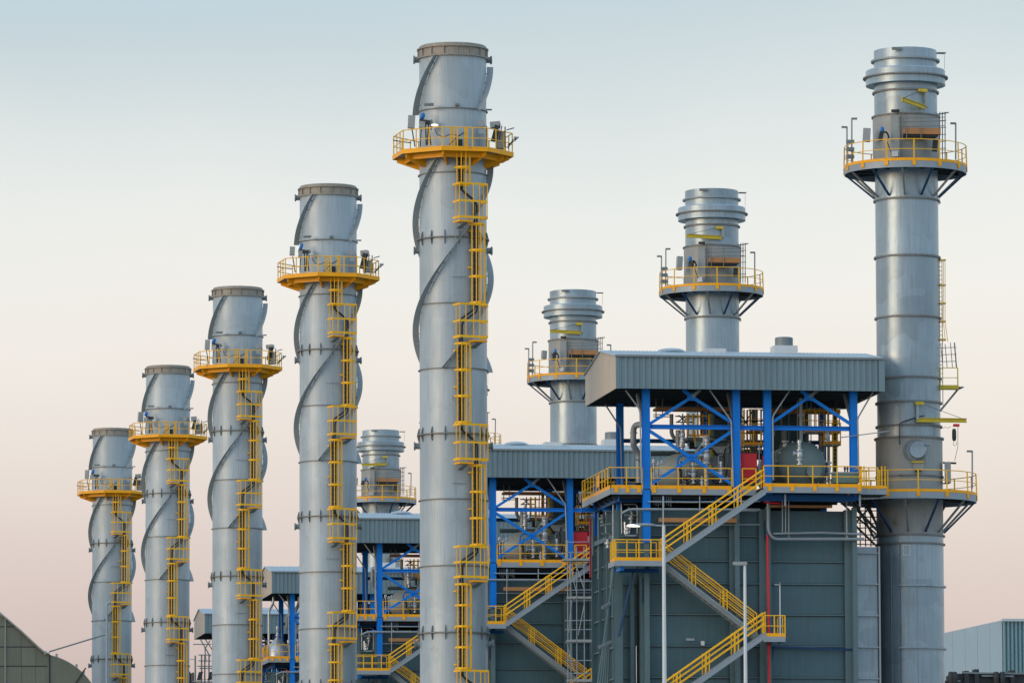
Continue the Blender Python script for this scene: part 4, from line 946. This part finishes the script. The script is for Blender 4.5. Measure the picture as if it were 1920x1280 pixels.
for x0_, x1_, y in ((1284,1312,884),(1308,1345,893),(1290,1366,900),(1338,1366,876),(1286,1300,876)): tub(g1,'small_pipe',random.choice(('galv','grey','chrome')),[(x0_,y+8),(x0_,y),(x1_,y),(x1_,y+10)],2.4,.04,6,.1)
tub(g1,'blue_valve_arm','blue',[(1271,900),(1271,860),(1278,853),(1292,855)],1.6,.05,6,.15)
random.seed(5)
for k in range(14):
    x = random.uniform(1275, 1368); y = random.uniform(840, 892); m_ = random.choice(('chrome','grey','darks','galv','plank','lime'))
    if k % 2: tub(g1,'small_pipe',m_,[(x,y+25),(x,y),(x+random.uniform(-14,14),y),(x+random.uniform(-3,3),y-16)],random.uniform(2.2,3.4),random.choice((.03,.045,.07)),6,.1)
    else: MB().lathe([(0,.22),(.09,.2),(.07,.06),(.16,.03),(.16,-.05),(.09,-.08),(.1,-.25)],10,random.choice('zx')).build('small_valve',m_,g1,loc=K(x,y,random.uniform(2.2,3.2)),smooth=40)
for y in (842, 872): tub(g1,'header','casrib',[(1220,y+8),(1372,y+8)],8.8,.14,8)
g2 = gantry(1446, 1572, 'pipes and yellow-railed walkways behind the right bay of the largest canopy'); backdeck(g2, 1508, 1574, 808, 6.2); backdeck(g2, 1545, 1576, 831, 6.0)
mb = MB()
for px in (1552,1562,1569): mb.tube([K(px,765,6.3), K(px,905,6.3)], .04, 5)
for i in range(18): mb.tube([K(1562,772+i*7.5,6.3), K(1569,772+i*7.5,6.3)], .02, 4)
for i in range(5): mb.tube([K(1518+i*9,765,6.9), K(1518+i*9,812,6.9)], .03, 5)
mb.tube([K(1500,768,6.9), K(1575,766,6.9)], .03, 5); mb.build('caged_ladder','lime',g2)
g3 = thing('pipe_gantry', CO, 'narrow pipe gantry between the two middle columns of the largest canopy', 'gantry', 'pipe gantries at the back of the canopies')
backdeck(g3, 1394, 1432, 833, 5.2); backdeck(g3, 1406, 1432, 806, 6.4)
for x, m_, r_ in ((1391,'galv',.04),(1395,'lime',.04),(1401,'plank',.05),(1407,'lime',.05),(1413,'drum',.12),(1419,'plank',.06),(1427,'grey',.05)): tub(g3,'riser',m_,[(x,768),(x,850)],6.8,r_,7)
for a_, b_ in (((1388,775),(1404,800)),((1410,772),(1392,800)),((1388,790),(1430,789)),((1390,812),(1428,811)),((1400,820),(1412,846))): tub(g3,'scaffold_tube','darks',[a_,b_],6.6,.035,5)
MB().box(K(1390,842,7.4), K(1430,862,7.9)).build('header_box','darks',g3)
MB().box(K(1446,745,9.4), K(1516,903,9.6)).build('back_wall','casing',g2)
MB().box(K(1325,770,9.2), K(1370,860,9.4)).build('back_wall','casing',g1)
UNIT += [g1, g2, g3]
# round duct column between casing and chimney foot
# ------------------------------------------------------------------ copies of the whole unit, four more in the row
UW = ['', 'second largest canopy', 'third largest canopy', 'fourth largest canopy', 'smallest canopy']
LL = ['', 'second tallest spiral-finned silver chimney, just left of the tallest one', 'third tallest spiral-finned silver chimney, middle of the left row', 'fourth tallest spiral-finned silver chimney, second from the left edge', 'smallest spiral-finned silver chimney, leftmost of the row']
LR = ['', 'second tallest plain silver chimney, rising behind the largest canopy roof', 'third tallest plain silver chimney, rising behind the second largest canopy roof', 'plain silver chimney mostly hidden behind the tallest finned chimney', 'smallest plain silver chimney, between the two tallest finned chimneys']
def relabel(l, n):
    for k in ('largest canopy roof', 'largest canopy', 'nearest canopy'):
        if k in l: return l.replace('the '+k, 'the '+UW[n]) if 'the '+k in l else l.replace(k, UW[n])
    return l
special = {'steel_canopy': ['', 'corrugated-roofed blue steel canopy, second largest, in the middle of the picture', 'corrugated-roofed canopy seen between the two tallest finned chimneys', 'corrugated-roofed canopy just left of the second tallest finned chimney', 'smallest corrugated-roofed canopy, peeking out left of the third finned chimney'],
 'access_deck': ['', 'grey steel deck with yellow handrails under the second largest canopy', 'grey deck with yellow handrails seen between the two tallest finned chimneys', 'yellow-railed deck just left of the second tallest finned chimney', 'farthest yellow-railed deck, under the smallest canopy'],
 'staircase': ['', 'yellow-railed zigzag stairs right of the tallest finned chimney', 'yellow-railed stairs seen between the two tallest finned chimneys', 'yellow-railed stairs of the fourth canopy from the front', 'yellow-railed stairs of the farthest canopy'],
 'boiler_casing': ['', 'dark ribbed boiler casing right of the tallest finned chimney', 'dark ribbed boiler casing between the two tallest finned chimneys', 'dark boiler casing under the fourth canopy from the front', 'dark boiler casing under the farthest canopy'],
 'pipework': ['', 'grey pipes across the casing right of the tallest finned chimney', 'grey pipes across the casing between the two tallest finned chimneys', 'grey pipes below the fourth canopy from the front', 'grey pipes below the farthest canopy'],
 'equipment_box': ['', 'green-grey equipment box at the right end of the second nearest deck', 'green-grey equipment box on the third deck from the front', 'green-grey equipment box on the fourth deck from the front', 'green-grey equipment box on the farthest deck']}
CHIM = []
for n in range(1, 5):
    off = (0, STEP*n, 0)
    cl_ = copy_tree(st, (0, STEP*n+(0, 1.0, .8, .5, .2)[n], 0), LL[n]); cr_ = copy_tree(sr_, (0, STEP*n+(0, 2.1, 2.2, 4.6, 1.85)[n], 0), LR[n]); CHIM.append((cl_, cr_))
    for t in UNIT:
        if n >= 3 and t.name.split('.')[0] in ('equipment_box', 'staircase') and n == 4: continue
        base = t.name.split('.')[0]
        copy_tree(t, off, special[base][n] if base in special else relabel(t['label'], n))

jib(1735, 202, 1691, 186, 1730, 169, ZF-.12, ZF-1.5)
fl = LAMP[0].build('floodlight', 'lampglow', st, smooth=40); fl.location = LAMP[1]; fl.scale = (1.0, .7, .8)
for k, (a_, b_) in enumerate(CHIM):
    jib(1722, 197, 1645, 192+(k == 3)*6, 1717, 174, ZF-.12, ZF-.5, sr_=b_)
    fl = LAMP[0].build('floodlight', 'white', a_, smooth=40); fl.location = LAMP[1]; fl.scale = (1.0, .7, .8)
random.seed(21)
for pair in CHIM:                                   # no two platforms carry quite the same kit
    for root in pair:
        for ch in root.children:
            if ch.name.split('.')[0] in ('instrument_box', 'analyser', 'transducer', 'control_cabinet', 'terminal_box', 'lamp_pole'):
                ch.rotation_euler.z += random.uniform(-.5, .5)
                if not ch.name.startswith('lamp_pole'): ch.scale = (random.uniform(.75, 1.15), 1, random.uniform(.8, 1.2)); ch.location.x += random.uniform(-.12, .12)
                else: ch.rotation_euler.z = 0
# ------------------------------------------------------------------ shiny vessel on the fourth deck
vz = V((0, STEP*3, 0)); c0 = K(1163, 905, 4.5)
vs_ = thing('insulated_vessel', CO+c0+vz, 'shiny silver cone-topped vessel behind yellow rails on the fourth deck', 'vessel')
MB().lathe([(0,2.3),(.13,2.3),(.15,2.0),(.10,1.9),(.12,1.35),(.45,1.0),(.85,.55),(.85,-.3),(0,-.3)][::-1], 24).build('shell','chrome',vs_,smooth=50)
MB().lathe([(.14,1.5),(.20,1.5),(.20,1.6),(.14,1.6)], 16, close=True).build('flange','galv',vs_)
for dx, r in ((1.5,.16),(1.9,.10),(-.7,.10)): MB().pipe([(dx,.3,-.3),(dx,.3,3.6),(dx+.4,.5,4.2),(dx+.4,.5,5.0)], r, 10, .4).build('pipe','chrome',vs_,smooth=40)

# ------------------------------------------------------------------ scaffold tower in front of the second staircase
Y2 = YF+STEP-1.6
T0 = at(1088, 1280, Y2); T0.z = 0
sc = thing('scaffold_tower', T0, 'grey tube scaffold tower with board decks in front of the second staircase', 'scaffold')
def T(px, py, dy=0): return at(px, py, Y2+dy)-T0
for px in (1064, 1070, 1081, 1095, 1110):
    for d in (0, 1.1): MB().tube([T(px, 1012+(px % 7)*4+d*6, d), V((T(px,1200,d).x, d, 0))], .032, 6).build('standard', 'galv', sc)
for y in (1016, 1035, 1048, 1090, 1106, 1126, 1163, 1180, 1204, 1238, 1262):
    MB().tube([T(1060, y, 0), T(1112, y-1, 0)], .028, 5).build('ledger', 'galv', sc); MB().tube([T(1060, y, 0), T(1060, y-2, 1.3)], .028, 5).build('ledger', 'galv', sc)
for y in (1046, 1117, 1198, 1272):
    MB().box(T(1080 if y > 1050 else 1058, y, -.1), T(1113, y+7, 1.2)).build('board_deck', 'sleeve', sc); MB().bar(T(1062, y+3, -.1), T(1080, y+2, -.1), .1, .14).build('board', 'sleeve', sc)
for a, b in (((1080,1058),(1096,1106)), ((1081,1110),(1068,1060)), ((1072,1125),(1066,1185)), ((1096,1130),(1084,1190)), ((1064,1210),(1078,1262))): MB().tube([T(*a), T(*b)], .026, 5).build('diagonal', 'galv', sc)
RP = MB().tube([T(1114,1000,1.4), T(1116,1280,1.4), V((T(1116,1280,1.4).x,1.4,0))], .075, 8).build('red_pipe','red'); RP.location = T0; tag(RP, 'thin red vertical pipe rising just right of the scaffold tower', 'pipe')

# ------------------------------------------------------------------ street lamps
YS = YF-9
def lamp(name, px, ytop, lbl, arm, r0=.085, r1=.15, lit=False, Yp=None):
    Yp = Yp or YS
    b0 = at(px, 1280, Yp); top = at(px-4, ytop, Yp); base = V((b0.x, b0.y, 0)); t = thing(name, base, lbl, 'street lamp')
    zt = top.z; MB().lathe([(r1*1.05,0),(r1,.3),(r0*1.0,zt)], 14).build('pole','white',t,smooth=40)
    MB().lathe([(.26,0),(.26,.03),(r1,.06)],14).build('base_plate','galv',t)
    if arm:
        e = at(px-46, ytop-2, Yp)-base; s = V((0,0,zt-.1)); mid = at(px-28, ytop-1, Yp)-base
        MB().pipe([s, V((0,0,zt-.02)), mid], .045, 8, .15).build('arm','galv',t)
        hd = MB(); hd.lathe([(0,-.62),(.09,-.60),(.15,-.3),(.17,.1),(.12,.42),(.05,.55),(0,.55)], 14, 'x'); h = hd.build('lamp_head','galv',t,smooth=50); h.location = (mid+e)/2; h.scale = (1,1,.55)
        g_ = MB().lathe([(0,-.34),(.11,-.28),(.14,0),(.11,.26),(0,.32)], 12, 'x').build('lens','lampglow',t,smooth=60); g_.location = e+V((-.32,0,-.06)); g_.scale = (1.15,1,.6)
        MB().tube([V((0,0,zt)), V((0,0,zt+.05))], .09, 10).build('cap','galv',t)
        MB().tube([V((0,0,zt)), V((0,0,zt+1.55))], .02, 5).build('spike','galv',t)
    else:
        hd = MB(); hd.box((-.62,-.14,-.07),(.10,.14,.09)); h = hd.build('lamp_head','cabinet',t); h.location = (0,0,zt); MB().box((-.56,-.11,-.10),(-.12,.11,-.072)).build('lens','glass',t,loc=(0,0,zt))
    return t
lamp('street_lamp', 1246, 985, 'tall white street lamp with long arm and lit lamp before the stairs', True, .085, .175, Yp=YS)
lamp('street_lamp', 1398, 1056, 'white street lamp with short flat unlit head before the stairs', False, .075, .16, Yp=YS)
t_ = thing('landing_lamp', at(1463,1160,YF-1.0), 'thin pale lamp post standing on the small yellow stair landing', 'lamp post')
t_.location.z = 0; t_.location = CO+K(1463,1190,YA0); zz_ = 93*MPP
MB().tube([(0,0,0),(0,0,zz_)],.028,7).build('pole','white',t_); MB().box((-.30,-.05,zz_-.03),(.03,.05,zz_+.03)).build('lamp_head','galv',t_)
MB().tube([(-.0,0,zz_),(0,0,zz_+.15)],.015,5).build('tip','galv',t_)
CO.copy()

# ------------------------------------------------------------------ things at the far left
YD = YL+STEP*4-14
D0 = at(40, 1280, YD); D0.z = 0
du = thing('intake_duct', D0, 'olive-grey panelled duct with sloping edge and rounded shoulder at bottom left corner', 'duct')
def D(px, py, dy=0): return at(px, py, YD+dy)-D0
xs = [-160, -60, 10, 40, 67, 92]
hy = [1100, 1138, 1174, 1212, 1248, 1284, 1320, 1356, 1392, 1428, 1464, 1500, 1560, 1640, 1720, 1800]
def ye(px):                        # upper edge
    pts = [(-160,1030),(-60,1105),(0,1150),(40,1184),(72,1214),(84,1224),(93,1226)]
    for (a, b), (c, d_) in zip(pts, pts[1:]):
        if a <= px <= c: return b+(d_-b)*(px-a)/(c-a)
    return 1226
def clip(poly):                    # keep what lies below the sloping upper edge (pixel y grows downward)
    o = []
    for (ax, ay), (bx_, by_) in zip(poly, poly[1:]+poly[:1]):
        fa, fb = ay-ye(ax)-.4, by_-ye(bx_)-.4
        if fa >= 0: o.append((ax, ay))
        if fa*fb < 0: t = fa/(fa-fb); o.append((ax+(bx_-ax)*t, ay+(by_-ay)*t))
    return o
def slab(poly, y0, y1, name, m_, par):
    n_ = len(poly); f = [D(x, y) for x, y in poly]
    return MB().add([p+V((0,y0,0)) for p in f]+[p+V((0,y1,0)) for p in f], [tuple(range(n_)), tuple(range(2*n_-1, n_-1, -1))]+[(k_, n_+k_, n_+(k_+1) % n_, (k_+1) % n_) for k_ in range(n_)]).build(name, m_, par)
for x0, x1 in zip(xs, xs[1:]):
    for y0, y1 in zip(hy, hy[1:]):
        q = clip([(x0+.3,y0+.3),(x1-.3,y0+.3),(x1-.3,y1-.3),(x0+.3,y1-.3)])
        if len(q) > 2: slab(q, -.03, .05, 'panel', 'duct', du)
slab([(-160,1031),(-60,1106),(0,1151),(40,1185),(72,1215),(84,1225),(92.5,1227),(92.5,1800),(-160,1800)], .052, 8, 'duct_body', 'darks', du)
for y in hy[1:-1]:
    xr = 93 if y > 1226 else next((x for x in range(-60, 93) if ye(x) > y-1), 93)-1
    if y > 1110: MB().bar(D(-160, y), D(xr, y), .10, .09).build('stiffener','darks',du)
epts = [D(x, ye(x)-1.5, -.1) for x in (-160,-60,0,40,72,84,93)]
for a, b in zip(epts, epts[1:]): MB().bar(a, b, .5, .12).build('edge_trim','sleeve',du)
MB().tube([D(10,1160,-.12), D(8,1800,-.12)], .05, 6).build('downpipe','sleeve',du)
MB().bar(D(93,1226,-.05), D(93,1800,-.05), .12, .14).build('corner_post','darks',du)
# rounded shoulder: horizontal quarter cylinder facing right
cen = D(66, 1352); Rsh = (D(66,1352-0).x, ) ; rr_ = (D(66, 1224)-D(66, 1352)).z
n = 18; vs = []
for i in range(n+1):
    a = rad(78)-rad(78)*i/n
    for d_ in (-.06, 9): vs.append(V((cen.x+rr_*cos(a)*1.0, d_, cen.z+rr_*sin(a))))
ftop = V((cen.x+rr_*cos(rad(78)), -.06, cen.z)); fs = [(2*i, 2*i+1, 2*i+3, 2*i+2) for i in range(n)]
vs.append(V((cen.x, -.06, cen.z))); k0 = len(vs)-1
fs += [(k0, 2*i, 2*i+2) for i in range(n)]
MB().add(vs, fs).build('shoulder','duct',du)
MB().box((cen.x+rr_*.2, -.058, 0), (cen.x+rr_, 9, cen.z)).build('shoulder_wall','duct',du)
MB().bar(V((cen.x+rr_*.35,-.1,cen.z+rr_*.2)), V((cen.x+rr_*cos(rad(47))*1.08,-.1,cen.z+rr_*sin(rad(47))*1.08)), .1, .12).build('seam_bar','darks',du)
for a in (72, 53, 45): p = V((cen.x+rr_*cos(rad(a)), 0, cen.z+rr_*sin(rad(a)))); MB().box((-.1,-.1,-.05),(.1,.1,.28)).build('lug','galv',du,loc=p)
MB().tube([D(84,1226,-.1), D(86,1219,-.1)], .06, 6).build('lug','white',du)
o = MB().tube([D(92,1221,-.2), D(197,1189,-.2)], .07, 7).build('slanted_pipe','grey'); o.location = D0; tag(o, 'thin dark pipe slanting from the bottom left duct up to the smallest finned chimney', 'pipe')
o = MB().pipe([D(207,1128,-2), D(200,1132,-2), D(200,1290,-2), V((D(200,1290,-2).x, -2, 0))], .12, 8, .3).build('vertical_pipe','fascia'); o.location = D0; tag(o, 'pale vertical pipe running up in front of the smallest finned chimney', 'pipe')

# scaffold and floodlights left of the smallest canopy
YE = YF+STEP*4-3; E0 = at(375,1280,YE); E0.z = 0
es = thing('small_scaffold', E0, 'small dark scaffold with tilted panels left of the third finned chimney', 'scaffold')
def Eq(px, py, dy=0): return at(px, py, YE+dy)-E0
for px in (366, 378, 384, 392): MB().tube([Eq(px,1228,.5), V((Eq(px,1240,.5).x,.5,0))], .07, 6).build('post','grey',es)
for y, a, b in ((1207,362,396),(1227,372,396),(1238,372,396),(1248,370,398),(1252,374,398)): MB().tube([Eq(a,y,.4), Eq(b,y,.4)], .05, 5).build('ledger','grey',es)
for a, b in (((376,1198),(394,1230)),((394,1200),(384,1216)),((384,1212),(386,1240))): MB().tube([Eq(*a,.4), Eq(*b,.4)], .06, 5).build('diagonal','grey',es)
for x in (374, 394):
    a, b, c, d_ = Eq(x-5,1275,0), Eq(x+3,1273,0), Eq(x+7,1258,0), Eq(x-1,1259,0); w = V((0,.15,0))
    MB().add([a,b,c,d_,a+w,b+w,c+w,d_+w], [(0,1,2,3),(7,6,5,4),(0,4,5,1),(1,5,6,2),(2,6,7,3),(3,7,4,0)]).build('tilted_panel','darks',es)
MB().box(Eq(360,1276,-.2), Eq(402,1279,1)).build('platform','galv',es)
MB().tube([Eq(367,1230), V((Eq(367,1230).x,0,0))], .04, 5).build('antenna','grey',es); MB().tube([Eq(356,1235), Eq(367,1235)], .03, 5).build('antenna','grey',es)
for x in (355, 358, 362): MB().tube([Eq(x,1258+x%5), V((Eq(x,1260).x,0,0))], .09, 6).build('post','darks',es)

# ------------------------------------------------------------------ far building and plant at lower right
YB = 620.0; B0 = at(1880,1280,YB); B0.z = 0
fb = thing('far_building', B0, 'pale and teal clad industrial building with sloping roof edge at lower right corner', 'building')
def Bq(px, py, dy=0): return at(px, py, YB+dy)-B0
a = Bq(1880,1162); zt_ = a.z; lx = Bq(1600,1162).x; zl_ = Bq(1775,1185).z; sl_ = (zt_-zl_)/(Bq(1880,1162).x-Bq(1775,1162).x)
npn = 12; pw_ = (0-lx)/npn
for i in range(npn):
    x0, x1 = lx+i*pw_+.008, lx+(i+1)*pw_-.008
    z0_, z1_ = zt_+sl_*x0, zt_+sl_*x1
    MB().add([(x0,0,0),(x1,0,0),(x1,0,z1_),(x0,0,z0_),(x0,.4,0),(x1,.4,0),(x1,.4,z1_),(x0,.4,z0_)], [(0,1,2,3),(7,6,5,4),(0,4,5,1),(1,5,6,2),(2,6,7,3),(3,7,4,0)]).build('wall_panel','palewall',fb)
rme_ = None; wst = Bq(1886,1162).x
for i in range(16):
    x = i*wst
    if rme_ is None: o_ = MB().add([(0,0,0),(wst*.35,-.25,0),(wst*.6,-.25,0),(wst*.97,0,0),(0,0,zt_-.1),(wst*.35,-.25,zt_-.1),(wst*.6,-.25,zt_-.1),(wst*.97,0,zt_-.1)], [(0,1,5,4),(1,2,6,5),(2,3,7,6)]).build('wall_sheet','teal',fb); rme_ = o_.data; o_.location = (.05,.1,0)
    else: sub('wall_sheet', rme_, fb, (x+.05,.1,0))
MB().box((.02,.12,0),(wst*16,40,zt_-.2)).build('body','teal',fb); MB().box((0,-.35,zt_-.12),(wst*16,.3,zt_+.15)).build('fascia','palewall',fb)
MB().box((lx,.42,0),(0,40,zl_-4)).build('body','palewall',fb)
YM = 450.0; M0 = at(1850,1280,YM); M0.z = 0
mc = thing('machinery_row', M0, 'dark machinery and pipes along the bottom right corner before the far building', 'machinery')
def Mq(px, py, dy=0): return at(px, py, YM+dy)-M0
MB().box((Mq(1795,1265).x,0,0),(Mq(1990,1265).x,4,Mq(1850,1262).z)).build('housing','darks',mc); MB().box((Mq(1770,1265).x,1,0),(Mq(1990,1265).x,5,Mq(1850,1274).z)).build('housing','darks',mc)
for x, y in ((1811,1257),(1830,1254),(1897,1256)): MB().box((Mq(x-4,y).x,-.3,0),(Mq(x+4,y).x,.6,Mq(x,y).z)).build('post','darks',mc)
for x0, x1, y in ((1806,1834,1260),(1834,1925,1261),(1780,1800,1275),(1840,1900,1266)): MB().bar(Mq(x0,y,-.2), Mq(x1,y+1,-.2), .25, .12).build('pipe','grey',mc)
for x in (1783,1790,1868,1880): MB().lathe([(0,.5),(.18,.45),(.25,0),(.2,-.4)],10).build('valve','darks',mc,loc=Mq(x,1270,-.5))
